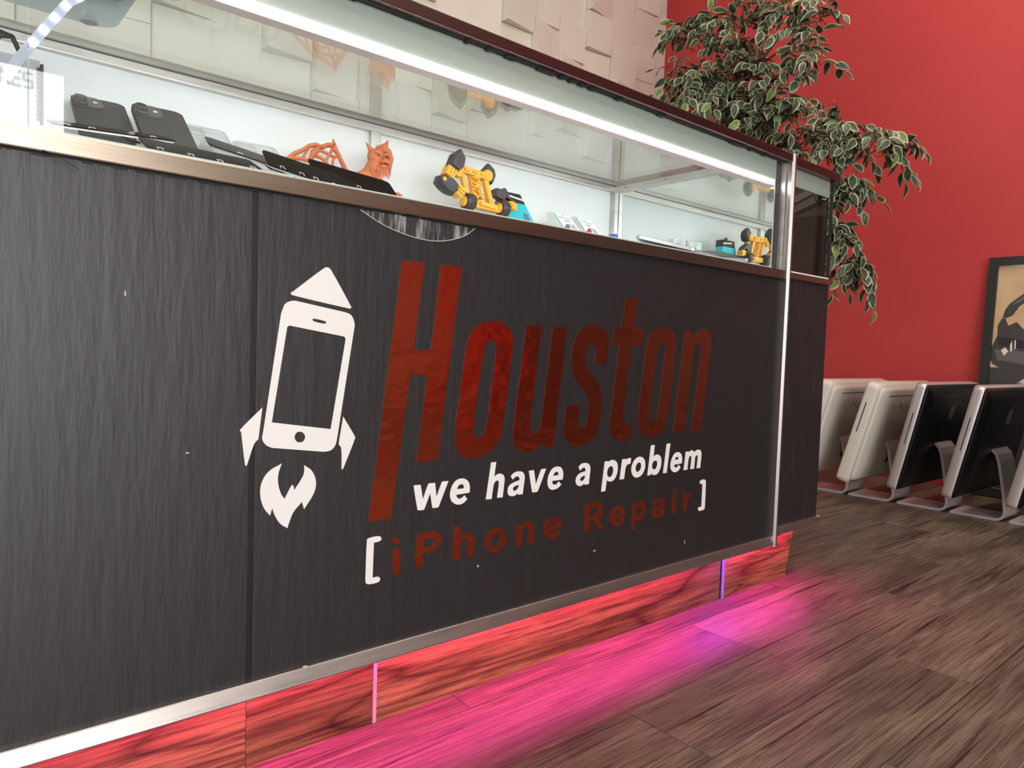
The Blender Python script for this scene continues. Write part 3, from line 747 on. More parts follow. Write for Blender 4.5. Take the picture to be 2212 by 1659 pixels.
along(A[1], A[2], -0.02, 0.009, 0.717, 0.731).build('sill_rail', bronze, endc)
MB().bbox((1.4905, -0.010, 0.966), (1.704, 0.014, 0.984), 0.0015).build('cap_rail', MATS['maroon_cap'], endc)
along(A[1], A[2], -0.016, 0.010, 0.966, 0.984).build('cap_rail', MATS['maroon_cap'], endc)
MB().box((1.492, 0.0075, 0.927), (1.690, 0.0115, 0.966)).build('fascia', fascia_mat, endc)
MB().box((1.4915, 0.001, 0.731), (1.692, 0.0055, 0.966)).build('front_glass', clear_glass, endc)
MB().box((1.4925, -0.001, 0.731), (1.694, 0.006, 0.7355)).build('glass_bead', white_vinyl, endc)
MB().box((1.6905, -0.001, 0.731), (1.694, 0.006, 0.966)).build('glass_edge', black_rubber, endc)
along((1.699, 0.012), A[2], -0.006, -0.001, 0.733, 0.966).build('side_glass', brown_glass, endc)
along((1.699, 0.012), A[2], -0.018, -0.007, 0.925, 0.945).build('side_rail', bronze, endc)
along((1.699, 0.012), A[2], -0.022, -0.008, 0.948, 0.966).build('side_rail', alu, endc)
MB().lathe([(0.013, -0.004), (0.013, 0.004)], (1.69, 0.035, 0.935), 14, axis='y').build('lock', bronze, endc)
MB().prism(inset(A, 0.004), 0.9805, 0.986, ax='z').build('glass_top', top_glass, endc)
MB().prism(inset(A, 0.01), 0.7165, 0.731, ax='z').build('deck', mat('brown_deck', (0.12, 0.08, 0.07), 0.5), endc)
MB().box((1.4912, 0.49, 0.731), (1.955, 0.496, 0.9805)).build('back_board', mat('brown_deck', (0, 0, 0)), endc)
MB().prism(inset(A, 0.075), 0.0, 0.17, ax='z').build('plinth', MATS['dark_plinth'], endc)

# ================================================================== THINGS IN THE CASE
yel = mat('yellow_print_plastic', (0.85, 0.42, 0.035), 0.42, bump=(0.05, (8, 8, 700), 2, 'World'))
blk = mat('black_print_plastic', (0.028, 0.030, 0.036), 0.42, bump=(0.05, (8, 8, 700), 2, 'World'))
org = mat('orange_clay_plastic', (0.58, 0.16, 0.06), 0.5, bump=(0.25, (160, 160, 160), 4, 'World'))

def plate(m, pts, yc, th, mi=0, taper=0.75):
    """faceted body: outline (x,z) with a smaller outline front and back"""
    c = Vector((sum(p[0] for p in pts) / len(pts), sum(p[1] for p in pts) / len(pts)))
    small = [tuple(c + (Vector(p) - c) * taper) for p in pts]
    n = len(pts); b = len(m.v)
    for q, yy in ((small, yc - th / 2), (pts, yc - th * 0.15), (pts, yc + th * 0.15), (small, yc + th / 2)):
        m.v += [Vector((p[0], yy, p[1])) for p in q]
    m.face([b + i for i in range(n)], mi)
    m.face([b + 3 * n + i for i in reversed(range(n))], mi)
    for l in range(3):
        for i in range(n):
            j = (i + 1) % n
            m.face([b + l * n + i, b + (l + 1) * n + i, b + (l + 1) * n + j, b + l * n + j], mi)
    return m
def mm(l): return [(a / 1000, b / 1000) for a, b in l]
def bar(m, a, b, w, d, mi=0):
    """square bar from a to b (x,y,z)"""
    a, b = Vector(a), Vector(b)
    t = (b - a).normalized()
    s = Vector((0, 1, 0)) * d / 2
    u = t.cross(Vector((0, 1, 0))).normalized() * w / 2
    m.hexa([a - u - s, a + u - s, a + u + s, a - u + s, b - u - s, b + u - s, b + u + s, b - u + s], mi)
    return m

# --- jointed robot toy
yr = 0.40
zd = zdeck(yr)
rob = thing('robot_toy', 'yellow and black jointed robot toy crouching on wheels in the lit case', 'toy', (0.92, yr, zd))
plate(MB(), mm([(868, 945), (879, 929), (876, 909), (860, 896), (837, 906), (847, 930)]), yr - 0.012, 0.026).build('shoulder_pad', blk, rob)
m = MB(); bar(m, (0.848, yr - 0.012, 0.903), (0.839, yr - 0.012, 0.884), 0.022, 0.018)
for k in (-1, 0, 1):
    bar(m, (0.848 + k * 0.007, yr - 0.0225, 0.902 + k * -0.003), (0.839 + k * 0.007, yr - 0.0225, 0.885 - k * 0.003), 0.004, 0.003)
m.build('upper_arm', yel, rob)
plate(MB(), mm([(829, 888), (850, 882), (865, 871), (861, 858), (849, 848), (835, 850), (821, 857), (808, 868), (813, 881)]), yr - 0.014, 0.032, taper=0.68).build('forearm', blk, rob)
m = MB(); bar(m, (0.853, yr - 0.014, 0.865), (0.870, yr - 0.014, 0.855), 0.021, 0.020)
for k in (-1, 0, 1):
    bar(m, (0.858 + k * 0.004, yr - 0.026, 0.862 + k * 0.006), (0.873 + k * 0.004, yr - 0.026, 0.853 + k * 0.006), 0.0048, 0.004)
m.build('fist', yel, rob)
MB().lathe([(0.004, -0.002), (0.004, 0.001)], (0.822, yr - 0.029, 0.875), 10, axis='y').build('rivet', yel, rob)
m = MB(); bar(m, (0.876, yr - 0.004, 0.909), (0.946, yr - 0.004, 0.904), 0.0130, 0.014)
for t in (0.1, 0.4, 0.7):
    bar(m, (0.876 + 0.07 * t, yr - 0.0125, 0.9095 - 0.005 * t), (0.876 + 0.07 * (t + 0.18), yr - 0.0125, 0.909 - 0.005 * (t + 0.2)), 0.0045, 0.004)
m.lathe([(0.009, -0.006), (0.011, -0.002), (0.011, 0.004), (0.007, 0.008)], (0.870, yr - 0.006, 0.900), 14, axis='y')
m.build('crossbar', yel, rob)
m = MB(); bar(m, (0.882, yr, 0.907), (0.900, yr, 0.852), 0.0085, 0.010); m.build('strut', yel, rob)
m = MB(); bar(m, (0.9405, yr - 0.002, 0.904), (0.9625, yr - 0.002, 0.842), 0.0105, 0.012); m.build('strut', yel, rob)
m = MB(); bar(m, (0.956, yr + 0.012, 0.900), (0.966, yr + 0.012, 0.866), 0.010, 0.008); m.build('strut', yel, rob)
m = MB()
rr = random.Random(3)
bar(m, (0.913, yr, 0.904), (0.929, yr, 0.846), 0.024, 0.010)
for k in range(16):
    t = k / 15
    cx, cz = 0.915 + 0.013 * t + rr.uniform(-0.006, 0.006), 0.902 - 0.053 * t
    bar(m, (cx - 0.007, yr - 0.007, cz + rr.uniform(-0.003, 0.003)), (cx + 0.008, yr - 0.007, cz + rr.uniform(-0.003, 0.003)), 0.003, 0.007)
m.build('spine', yel, rob)
def wheel(cx, cy, cz, r, w):
    tyre = MB().lathe([(r * 0.8, -w / 2), (r, -w * 0.32), (r, w * 0.32), (r * 0.8, w / 2)], (cx, cy, cz), 24, axis='x')
    t = tyre.build('wheel', blk, rob)
    MB().lathe([(r * 0.45, -w / 2 - 0.003), (r * 0.62, -w / 2 - 0.002), (r * 0.62, -w / 2 + 0.003)], (cx, cy, cz), 18, axis='x').build('hub', yel, t)
rw = 0.0175
wheel(0.892, yr - 0.016, zdeck(yr - 0.016) + rw + 0.0005, rw, 0.024)
wheel(0.987, yr - 0.012, zdeck(yr - 0.012) + rw + 0.0005, rw, 0.022)
m = MB(); bar(m, (0.903, yr - 0.008, zd + 0.0145), (0.977, yr - 0.008, zd + 0.012), 0.014, 0.016)
bar(m, (0.92, yr - 0.018, zd + 0.016), (0.96, yr - 0.018, zd + 0.012), 0.006, 0.006)
m.build('axle_beam', yel, rob)
plate(MB(), mm([(960, 938), (974, 928), (978, 913), (970, 895), (957, 893), (945, 900), (939, 916)]), yr + 0.012, 0.022, taper=0.8).build('shoulder_pad', blk, rob)
MB().lathe([(0.010, -0.008), (0.0125, -0.004), (0.0125, 0.006)], (0.9515, yr + 0.002, 0.909), 18, axis='y').build('shoulder_joint', yel, rob)
plate(MB(), mm([(961, 880), (972, 886), (985, 886), (1004, 876), (1018, 862), (1000, 858), (978, 862), (962, 868)]), yr - 0.004, 0.02, taper=0.8).build('forearm', blk, rob)
m = MB(); bar(m, (0.990, yr - 0.006, 0.861), (1.016, yr - 0.006, 0.853), 0.018, 0.016)
for k in (-1, 0, 1):
    bar(m, (1.008, yr - 0.008, 0.856 + 0.005 * k), (1.022, yr - 0.008, 0.851 + 0.005 * k), 0.0042, 0.018)
m.build('fist', yel, rob)

rob.location += Vector((-0.0165, -0.022, -0.0052))

# --- dragon figurine
yd = 0.405
drg = thing('dragon_figurine', 'orange winged dragon figurine in the lit case', 'figurine', (0.65, yd, zdeck(yd)))
def vx(x, z, y=yd): return (x / 1000, y, z / 1000)
# wing: branching bones and torn membrane, drawn as tapered tubes
m = MB()
wing = [
    ([(505, 850), (522, 868), (530, 877), (545, 886), (558, 897), (570, 901), (582, 899)], [5, 4.5, 4, 3.6, 3.6, 4, 4]),
    ([(582, 899), (594, 906), (603, 907), (607, 912), (605, 920)], [4, 4, 4, 2.6, 0.4]),
    ([(605, 907), (612, 898), (618, 889), (624, 880), (634, 862)], [4.2, 3.6, 3.2, 3.2, 3.2]),
    ([(522, 868), (545, 871), (562, 870), (590, 862)], [3, 3, 3.4, 4]),
    ([(560, 896), (552, 884), (546, 872)], [2.2, 1.8, 2.2]),
    ([(578, 899), (567, 886), (560, 871)], [3.2, 6, 3]),
    ([(567, 886), (580, 893), (596, 890), (608, 886)], [4, 2.6, 2.2, 2.5]),
    ([(570, 882), (582, 880), (594, 872), (598, 862)], [3.6, 2.2, 2, 2]),
    ([(606, 905), (600, 892), (592, 880), (584, 868)], [3, 2.4, 2.2, 2]),
    ([(615, 892), (606, 882), (604, 868)], [2.4, 1.8, 2]),
    ([(560, 872), (574, 866), (600, 858)], [2.2, 2.2, 3]),
]
for pts, rad in wing:
    m.tube([vx(*p, y=yd + 0.02 + 0.0008 * (i % 2)) for i, p in enumerate(pts)], [q / 1000 * 1.6 for q in rad], 8, flat=0.6)
m.build('wing', org, drg)
# body crouching behind the glass pieces
m = MB()
m.tube([(0.560, yd + 0.012, zdeck(yd) + 0.006), (0.60, yd + 0.01, zdeck(yd) + 0.011), (0.640, yd, 0.845), (0.666, yd - 0.004, 0.860), (0.676, yd - 0.006, 0.876), (0.680, yd - 0.006, 0.890)],
       [0.005, 0.010, 0.012, 0.014, 0.0145, 0.013], 12)
m.tube([(0.664, yd - 0.008, 0.868), (0.684, yd - 0.014, 0.851), (0.693, yd - 0.016, 0.842), (0.708, yd - 0.022, zdeck(yd - 0.02) + 0.004)], [0.011, 0.008, 0.006, 0.004], 8)
for k in (-1, 0, 1):
    m.tube([(0.708, yd - 0.022, zdeck(yd - 0.02) + 0.004), (0.719, yd - 0.022 + 0.004 * k, zdeck(yd - 0.022) + 0.0065), (0.727, yd - 0.024 + 0.006 * k, zdeck(yd - 0.024) + 0.0035)], [0.0032, 0.003, 0.0008], 6)
for k in range(7):
    t = k / 6
    m.tube([(0.664 + 0.014 * t, yd - 0.016, 0.874 - 0.02 * t), (0.668 + 0.016 * t, yd - 0.024, 0.858 - 0.016 * t)], [0.003, 0.0012], 5)
m.build('body', org, drg)
m = MB()
m.ball((0.681, yd - 0.008, 0.896), (0.0185, 0.015, 0.015), sub=3)                       # skull
m.ball((0.692, yd - 0.019, 0.887), (0.0095, 0.010, 0.0065), sub=2)                      # muzzle
m.ball((0.690, yd - 0.018, 0.878), (0.0080, 0.008, 0.0042), sub=2)                      # jaw
m.ball((0.676, yd - 0.021, 0.900), (0.008, 0.004, 0.0028), sub=2, rot=Euler((0, 0.3, 0)))
m.ball((0.693, yd - 0.021, 0.9005), (0.007, 0.004, 0.0028), sub=2, rot=Euler((0, -0.3, 0)))
m.ball((0.686, yd - 0.026, 0.892), (0.003, 0.004, 0.003), sub=1)
for a in range(5):                                                                      # beard tendrils
    m.tube([(0.676 + a * 0.005, yd - 0.018, 0.877), (0.677 + a * 0.005, yd - 0.021, 0.866), (0.680 + a * 0.0055, yd - 0.02, 0.856 + 0.002 * (a % 2))], [0.0036, 0.0024, 0.0005], 6)
m.tube([(0.674, yd - 0.008, 0.904), (0.667, yd - 0.010, 0.907), (0.661, yd - 0.012, 0.911), (0.6535, yd - 0.014, 0.9175)], [0.0066, 0.0052, 0.0032, 0.0004], 8)   # horn
m.tube([(0.690, yd - 0.006, 0.909), (0.697, yd - 0.004, 0.917), (0.703, yd - 0.004, 0.924), (0.707, yd - 0.005, 0.934)], [0.009, 0.0085, 0.005, 0.0004], 8)
m.tube([(0.700, yd - 0.004, 0.919), (0.710, yd - 0.002, 0.912), (0.716, yd, 0.900), (0.714, yd, 0.888), (0.7155, yd, 0.866)], [0.005, 0.0066, 0.0060, 0.0050, 0.0004], 8)
m.tube([(0.700, yd - 0.004, 0.905), (0.706, yd - 0.002, 0.896), (0.700, yd - 0.002, 0.886), (0.712, yd, 0.884)], [0.003, 0.0024, 0.003, 0.003], 7)
m.tube([(0.698, yd - 0.01, 0.880), (0.701, yd - 0.008, 0.873), (0.7065, yd - 0.008, 0.874)], [0.0026, 0.002, 0.0006], 6)
for k in range(5):                                                                      # crest
    m.tube([(0.678 + 0.004 * k, yd - 0.013, 0.909 - 0.0006 * k), (0.677 + 0.0045 * k, yd - 0.014, 0.916 + 0.0025 * (k % 2))], [0.0032, 0.0006], 6)
hd = m.build('head', org, drg)
for ex, ez, tl in ((0.6765, 0.8955, 0.35), (0.6925, 0.8945, -0.35)):
    MB().ball((ex, yd - 0.0245, ez), (0.0042, 0.0016, 0.0011), sub=2, rot=Euler((0, tl, 0))).build('eye', mat('dark_eye_slit', (0.06, 0.015, 0.008), 0.6), hd)
MB().ball((0.690, yd - 0.0275, 0.8822), (0.0058, 0.0022, 0.0008), sub=2).build('mouth', mat('dark_eye_slit', (0, 0, 0)), hd)

# --- teal hanging box
yt = 0.425
m = MB()
zt = zdeck(yt - 0.02) + 0.001
def tealbox():
    t = thing('accessory_box', 'teal box with black top and hang tab beside the robot toy', 'box', (1.06, yt, zt))
    teal = mat('teal_card', (0.02, 0.50, 0.58), 0.4)
    green = mat('green_card', (0.05, 0.34, 0.27), 0.4)
    card = mat('black_card', (0.022, 0.022, 0.025), 0.4)
    # leaning slab: base at front, top tipped back
    def S(x, z, d): return (x, yt - 0.012 + d + (z - zt) * 0.28, z)
    def slab(name, x0, x1, xt0, xt1, z0, z1, matr):
        q = MB()
        q.hexa([S(x0, z0, 0), S(x1, z0, 0), S(x1, z0, 0.026), S(x0, z0, 0.026), S(xt0, z1, 0), S(xt1, z1, 0), S(xt1, z1, 0.026), S(xt0, z1, 0.026)])
        return q.build(name, matr, t)
    xa = lambda z: 1.028 - 0.012 * (z - zt) / 0.06
    xb = lambda z: 1.104 - 0.030 * (z - zt) / 0.06
    zm = 0.871
    slab('carton', xa(zt), xb(zt), xa(zm), xb(zm), zt, zm, [teal])
    top = slab('header', xa(zm), xb(zm), xa(0.893), xb(0.893), zm, 0.893, [card])
    q = MB(); z0, z1 = 0.8805, 0.8845
    q.hexa([S(1.032, z0 + .003, -0.0006), S(1.079, z0 - .002, -0.0006), S(1.079, z0 - .002, 0.001), S(1.032, z0 + .003, 0.001),
            S(1.032, z1 + .003, -0.0006), S(1.079, z1 - .002, -0.0006), S(1.079, z1 - .002, 0.001), S(1.032, z1 + .003, 0.001)])
    q.build('title_print', white_vinyl, top)
    q = MB()
    q.hexa([S(1.076, zt + 0.002, -0.0006), S(1.091, zt + 0.002, -0.0006), S(1.091, zt + 0.002, 0.001), S(1.076, zt + 0.002, 0.001),
            S(1.073, zt + 0.020, -0.0006), S(1.086, zt + 0.019, -0.0006), S(1.086, zt + 0.019, 0.001), S(1.073, zt + 0.020, 0.001)])
    q.build('picture_print', mat('violet_print', (0.16, 0.13, 0.28), 0.4), t)
    MB().lathe([(0.0085, -0.001), (0.0085, 0.001)], (1.0385, yt + 0.020, 0.8955), 16, axis='y').build('hang_tab', card, t)
    q = MB()
    q.hexa([(1.0265, yt - 0.011, zt), (1.0279, yt - 0.012, zt), (1.0279, yt + 0.013, zt), (1.0265, yt + 0.013, zt),
            (1.016, yt + 0.001, zm), (1.0174, yt, zm), (1.0174, yt + 0.026, zm), (1.016, yt + 0.026, zm)])
    q.build('side_flap', green, t)
    t.location += Vector((-0.026, -0.03, -0.0071))
tealbox()

# --- white tent-shaped boxes and bits
wcard = mat('white_card', (0.82, 0.83, 0.83), 0.4)
grey_print = mat('grey_print', (0.38, 0.40, 0.40), 0.5)
def whitebox(x, lab, accent):
    yb = 0.44; zb = zdeck(yb - 0.02) + 0.001
    t = thing('earbud_box', lab, 'box', (x + 0.045, yb, zb), 'white boxes in the lit case')
    f = lambda u, v, d: (x + u * 0.062 + v * -0.022 + 0.022, yb - 0.02 + d + v * 0.012, zb + v * 0.032 - 0.004 * u)
    q = MB()
    q.hexa([f(0, 0, 0), f(1, 0, 0), f(1, 0, 0.04), f(0, 0, 0.04), f(0, 1, 0), f(1, 1, 0), f(1, 1, 0.02), f(0, 1, 0.02)])
    q.xform(Matrix.Translation((0, 0, 0.004)))
    b = q.build('carton', wcard, t)
    def pr(u0, u1, v0, v1, mt, nm):
        q = MB()
        q.hexa([f(u0, v0, -0.0006), f(u1, v0, -0.0006), f(u1, v0, 0.001), f(u0, v0, 0.001), f(u0, v1, -0.0006), f(u1, v1, -0.0006), f(u1, v1, 0.001), f(u0, v1, 0.001)])
        q.xform(Matrix.Translation((0, 0, 0.004)))
        q.build(nm, mt, b)
    pr(0.22, 0.85, 0.74, 0.80, grey_print, 'title_print')
    pr(0.46, 0.70, 0.54, 0.60, mat('green_print', (0.05, 0.30, 0.22), 0.5), 'title_print')
    pr(0.50, 0.58, 0.90, 0.95, mat('green_print', (0, 0, 0)), 'title_print')
    pr(0.60, 0.86, 0.08, 0.40, grey_print, 'picture_print')
    pr(0.63, 0.83, 0.14, 0.40, wcard, 'picture_print')
    pr(0.02, 0.09, 0.05, 0.98, mat('green_edge', (0.10, 0.40, 0.32), 0.5), 'edge_print')
    q = MB().prism([(x + 0.030, zb + 0.002), (x + 0.045, zb + 0.002), (x + 0.041, zb + 0.009), (x + 0.036, zb + 0.011)], yb - 0.026, yb - 0.022)
    q.build('picture_print', accent, t)
    t.location += Vector((-0.030, -0.03, -0.0071))
whitebox(1.178, 'white tent-shaped box with violet print, left one of the pair in the lit case', mat('violet_print', (0, 0, 0)))
whitebox(1.252, 'white tent-shaped box with pink print, right one of the pair in the lit case', mat('pink_print', (0.55, 0.03, 0.12), 0.5))
m = MB(); m.prism([(1.352, zdeck(0.40)), (1.372, zdeck(0.40)), (1.366, zdeck(0.40) + 0.009), (1.358, zdeck(0.40) + 0.010)], 0.39, 0.41)
tag(m.build('charging_plug', mat('blue_plastic', (0.05, 0.12, 0.45), 0.4)), 'small blue plug beside the mirrored end of the case', 'plug')

# --- phones and phone parts lying on the slanted deck
def rrect(w, h, r, n=5):
    pts = []
    for cx, cy, a0 in ((w / 2 - r, h / 2 - r, 0), (-w / 2 + r, h / 2 - r, 90), (-w / 2 + r, -h / 2 + r, 180), (w / 2 - r, -h / 2 + r, 270)):
        for k in range(n + 1):
            a = math.radians(a0 + 90 * k / n)
            pts.append((cx + r * math.cos(a), cy + r * math.sin(a)))
    return pts
def phone_frame(loc, tilt, yaw, roll=0.0):
    """local x = width, y = length (up the slope), z = out of the face; tilt from horizontal"""
    return Matrix.Translation(loc) @ Matrix.Rotation(yaw, 4, 'Z') @ Matrix.Rotation(tilt, 4, 'X') @ Matrix.Rotation(roll, 4, 'Y')
def slab(t, name, w, h, r, z0, z1, mt, M, hole=None):
    m = MB().prism(rrect(w, h, r), z0, z1, ax='z')
    m.xform(M)
    return m.build(name, mt, t)

case_blk = mat('matt_black_case', (0.045, 0.045, 0.047), 0.55)
lens_mat = mat('lens_glass', (0.02, 0.02, 0.025), 0.08)
lens_ring = mat('lens_ring', (0.10, 0.10, 0.105), 0.3)
flash_mat = mat('white_flash', (0.9, 0.88, 0.82), 0.3)
def phone_case(x, y, lab, tilt, yaw):
    base = Vector((x, y - 0.070, zdeck(y - 0.07)))
    t = thing('phone_case', lab, 'phone case', base, 'black phone cases in the lit case')
    M = phone_frame(base + Vector((0, 0, 0.001)), tilt, yaw) @ Matrix.Translation((0, 0.0735, 0))
    slab(t, 'shell', 0.072, 0.147, 0.013, 0.0, 0.009, case_blk, M)
    Mc = M @ Matrix.Translation((-0.0150, 0.0490, 0.009))
    bump = slab(t, 'camera_bump', 0.038, 0.042, 0.010, 0.0, 0.0018, lens_ring, Mc)
    for lx, ly in ((-0.0085, 0.010), (-0.0085, -0.010)):
        q = MB().lathe([(0.0086, 0.0), (0.0086, 0.003), (0.0070, 0.0034)], (0, 0, 0), 18); q.xform(Mc @ Matrix.Translation((lx, ly, 0.0015)))
        ring = q.build('lens', lens_ring, bump)
        q = MB().lathe([(0.0066, 0.0), (0.0066, 0.0009)], (0, 0, 0), 16); q.xform(Mc @ Matrix.Translation((lx, ly, 0.0043))); q.build('lens', lens_mat, bump)
    q = MB().lathe([(0.0032, 0.0), (0.0032, 0.0008)], (0, 0, 0), 12); q.xform(Mc @ Matrix.Translation((0.0095, 0.0, 0.0018))); q.build('flash', flash_mat, bump)
    # little easel foot behind, holds the case up
    q = MB(); bt = M @ Vector((0, 0.03, 0.0))
    q.hexa([(bt.x - 0.01, bt.y + 0.004, zdeck(bt.y + 0.004)), (bt.x + 0.01, bt.y + 0.004, zdeck(bt.y + 0.004)), (bt.x + 0.01, bt.y + 0.012, zdeck(bt.y + 0.012)), (bt.x - 0.01, bt.y + 0.012, zdeck(bt.y + 0.012)),
            (bt.x - 0.01, bt.y, bt.z), (bt.x + 0.01, bt.y, bt.z), (bt.x + 0.01, bt.y + 0.003, bt.z + 0.001), (bt.x - 0.01, bt.y + 0.003, bt.z + 0.001)])
    q.build('easel_foot', case_blk, t)
phone_case(0.218, 0.400, 'black phone case with lens bump, the left one nearer the clear pouch', math.radians(34), -0.05)
phone_case(0.290, 0.355, 'black phone case with lens bump, the right one nearer the clear cases', math.radians(36), -0.05)

clear_pl = glass('clear_plastic', (0.95, 0.96, 0.96), boost=1.6, rough=0.05)
rim_pl = mat('milky_plastic_rim', (0.55, 0.57, 0.57), 0.3)
def clear_case(x, y, lab, tilt, yaw):
    base = Vector((x, y - 0.06, zdeck(y - 0.06)))
    t = thing('clear_phone_case', lab, 'phone case', base, 'clear phone cases in the lit case')
    M = phone_frame(base + Vector((0, 0, 0.001)), tilt, yaw) @ Matrix.Translation((0, 0.072, 0))
    slab(t, 'shell', 0.070, 0.144, 0.012, 0.0, 0.0015, clear_pl, M)
    ring = [M @ Vector((p[0], p[1], 0.004)) for p in rrect(0.071, 0.145, 0.0125)]
    MB().tube(ring + ring[:1], 0.0016, 6, cap=False).build('rim', rim_pl, t)
    ring = [M @ Vector((p[0] - 0.016, p[1] + 0.05, 0.004)) for p in rrect(0.033, 0.034, 0.012)]
    MB().tube(ring + ring[:1], 0.0013, 6, cap=False).build('camera_rim', rim_pl, t)
    bt = M @ Vector((0, 0.03, 0.0))
    q = MB(); q.hexa([(bt.x - 0.01, bt.y + 0.004, zdeck(bt.y + 0.004)), (bt.x + 0.01, bt.y + 0.004, zdeck(bt.y + 0.004)), (bt.x + 0.01, bt.y + 0.01, zdeck(bt.y + 0.01)), (bt.x - 0.01, bt.y + 0.01, zdeck(bt.y + 0.01)),
            (bt.x - 0.01, bt.y, bt.z), (bt.x + 0.01, bt.y, bt.z), (bt.x + 0.01, bt.y + 0.003, bt.z), (bt.x - 0.01, bt.y + 0.003, bt.z)])
    q.build('easel_foot', clear_pl, t)
clear_case(0.372, 0.40, 'clear phone case leaning right of the black cases', math.radians(33), -0.08)
clear_case(0.452, 0.39, 'clear phone case leaning behind the pile of black screens', math.radians(29), -0.12)

scr_glass = mat('black_screen_glass', (0.004, 0.004, 0.005), 0.10, spec=0.06)
scr_glass.node_tree.nodes['Principled BSDF'].inputs['IOR'].default_value = 1.12
scr_white = mat('white_screen_rim', (0.75, 0.76, 0.77), 0.3)
scr_rim = mat('grey_screen_rim', (0.42, 0.43, 0.45), 0.3, 0.5)
steel = mat('small_steel_bracket', (0.75, 0.75, 0.76), 0.35, 0.6)
flex = mat('flex_cable', (0.05, 0.045, 0.05), 0.4)
def screen(x, y, lab, tilt, yaw, roll, lift, rim, w=0.068, h=0.140, clips=((0.2, 1), (0.55, 1), (0.85, 1))):
    base = Vector((x, y, zdeck(y) + lift))
    t = thing('phone_screen', lab, 'phone screen', (x, y, zdeck(y)), 'loose phone screens in the lit case')
    M = phone_frame(base, tilt, yaw, roll)
    s = slab(t, 'glass', w, h, 0.009, 0.0, 0.0016, scr_glass, M)
    slab(t, 'frame', w * 0.985, h * 0.985, 0.009, -0.0022, 0.0001, rim, M)
    for u, sd in clips:
        # square wire-form bracket on the long edge
        c = Vector((sd * w / 2 * 0.9, (u - 0.5) * h, 0.0025))
        q = MB()
        loop = [(0.003, -0.003, 0), (-0.006, -0.003, 0), (-0.006, 0.003, 0), (0.003, 0.003, 0)]
        q.tube([M @ (c + Vector(p)) for p in loop], 0.0006, 5)
        q.build('bracket', steel, t)
    # ribbon cable curling off the back
    q = MB()
    rib = [(0.0, h * 0.42, -0.003), (0.004, h * 0.30, -0.008), (-0.004, h * 0.18, -0.010), (-0.010, h * 0.08, -0.005)]
    q.tube([M @ Vector(p) for p in rib], 0.003, 6, flat=0.2)
    q.build('ribbon_cable', flex, t)
d = math.radians
# local +Y of each screen points along its long axis; yaw -90 deg lays it along the counter
screen(0.205, 0.240, 'phone screen with white rim lying beneath the black phone cases', d(3), d(-92), d(17), 0.016, scr_white, clips=((0.1, 1), (0.3, 1), (0.8, 1)))
screen(0.290, 0.150, 'long black phone screen lying flat along the front of the deck', d(-1), d(-91), d(23), 0.007, scr_rim, clips=((0.1, 1), (0.35, 1), (0.6, 1), (0.9, 1)))
screen(0.400, 0.260, 'black phone screen propped up at its left end, topmost of the pile', d(-9), d(-96), d(24), 0.020, scr_rim, clips=((0.3, 1), (0.7, 1)))
screen(0.460, 0.195, 'black phone screen sloping down to the right under the topmost one', d(-9), d(-97), d(31), 0.012, scr_rim, clips=((0.15, 1), (0.35, 1), (0.5, 1), (0.7, 1), (0.85, 1)))
screen(0.540, 0.215, 'black phone screen with thick white edge nearest the dragon figurine', d(-6), d(-95), d(36), 0.014, scr_white, clips=((0.12, 1), (0.3, 1), (0.5, 1), (0.85, 1)))
ph = thing('silver_phone', 'thin silver phone lying near the mirrored end of the case', 'phone', (1.32, 0.20, zdeck(0.2)))
M = phone_frame(Vector((1.335, 0.21, zdeck(0.21) + 0.004)), d(14), d(30))
slab(ph, 'body', 0.070, 0.140, 0.010, 0.0, 0.0072, mat('silver_phone_shell', (0.62, 0.62, 0.66), 0.3, 0.8), M)
slab(ph, 'glass', 0.066, 0.136, 0.009, 0.0072, 0.008, scr_glass, M)

# --- clear pouch with printed word
po = thing('clear_pouch', 'tall clear plastic pouch with black handle and grey lettering at the far left', 'pouch', (0.10, 0.35, zdeck(0.35)))
m = MB().box((0.015, 0.348, zdeck(0.345) + 0.001), (0.138, 0.362, 0.908))
m.build('pouch_body', mat('grey_pouch_film', (0.26, 0.27, 0.29), 0.3), po)
MB().tube([(0.035, 0.352, 0.908), (0.045, 0.352, 0.925), (0.085, 0.352, 0.936), (0.108, 0.352, 0.932), (0.118, 0.352, 0.910)], [0.003, 0.0035, 0.004, 0.0035, 0.003], 8).build('handle', black_rubber, po)
MB().tube([(0.075, 0.350, 0.910), (0.095, 0.349, 0.930), (0.108, 0.349, 0.932)], [0.003, 0.004, 0.003], 8).build('handle', black_rubber, po)
zp = MB()
for k in range(12):
    zp.box((0.1345, 0.3455, 0.828 + k * 0.006), (0.139, 0.3485, 0.832 + k * 0.006))
zp.build('zip_teeth', black_rubber, po)
m = MB().box((0.139, 0.349, 0.826), (0.1425, 0.3615, 0.905)); m.build('edge_binding', black_rubber, po)
lt = mat('grey_lettering', (0.015, 0.015, 0.018), 0.5)
zb, hh, ww, st = 0.868, 0.021, 0.0105, 0.0028
def glyph(x, strokes):
    q = MB()
    for (a, b, c, e) in strokes:
        A_, B_ = Vector((x + a * ww, 0.347, zb + b * hh)), Vector((x + c * ww, 0.347, zb + e * hh))
        bar(q, A_, B_, st, 0.0015)
    q.build('printed_letter', lt, po)
glyph(0.080, [(0, .1, 0, .9), (1, .1, 1, .9), (0, .05, 1, .05), (0, .95, 1, .95)])
glyph(0.0935, [(0, 0, 0, 1), (1, 0, 1, 1), (0, 1, 1, 0)])
glyph(0.1075, [(0, 0, 0, 1), (0, .06, .9, .06), (0, .5, .8, .5), (0, .94, .9, .94)])
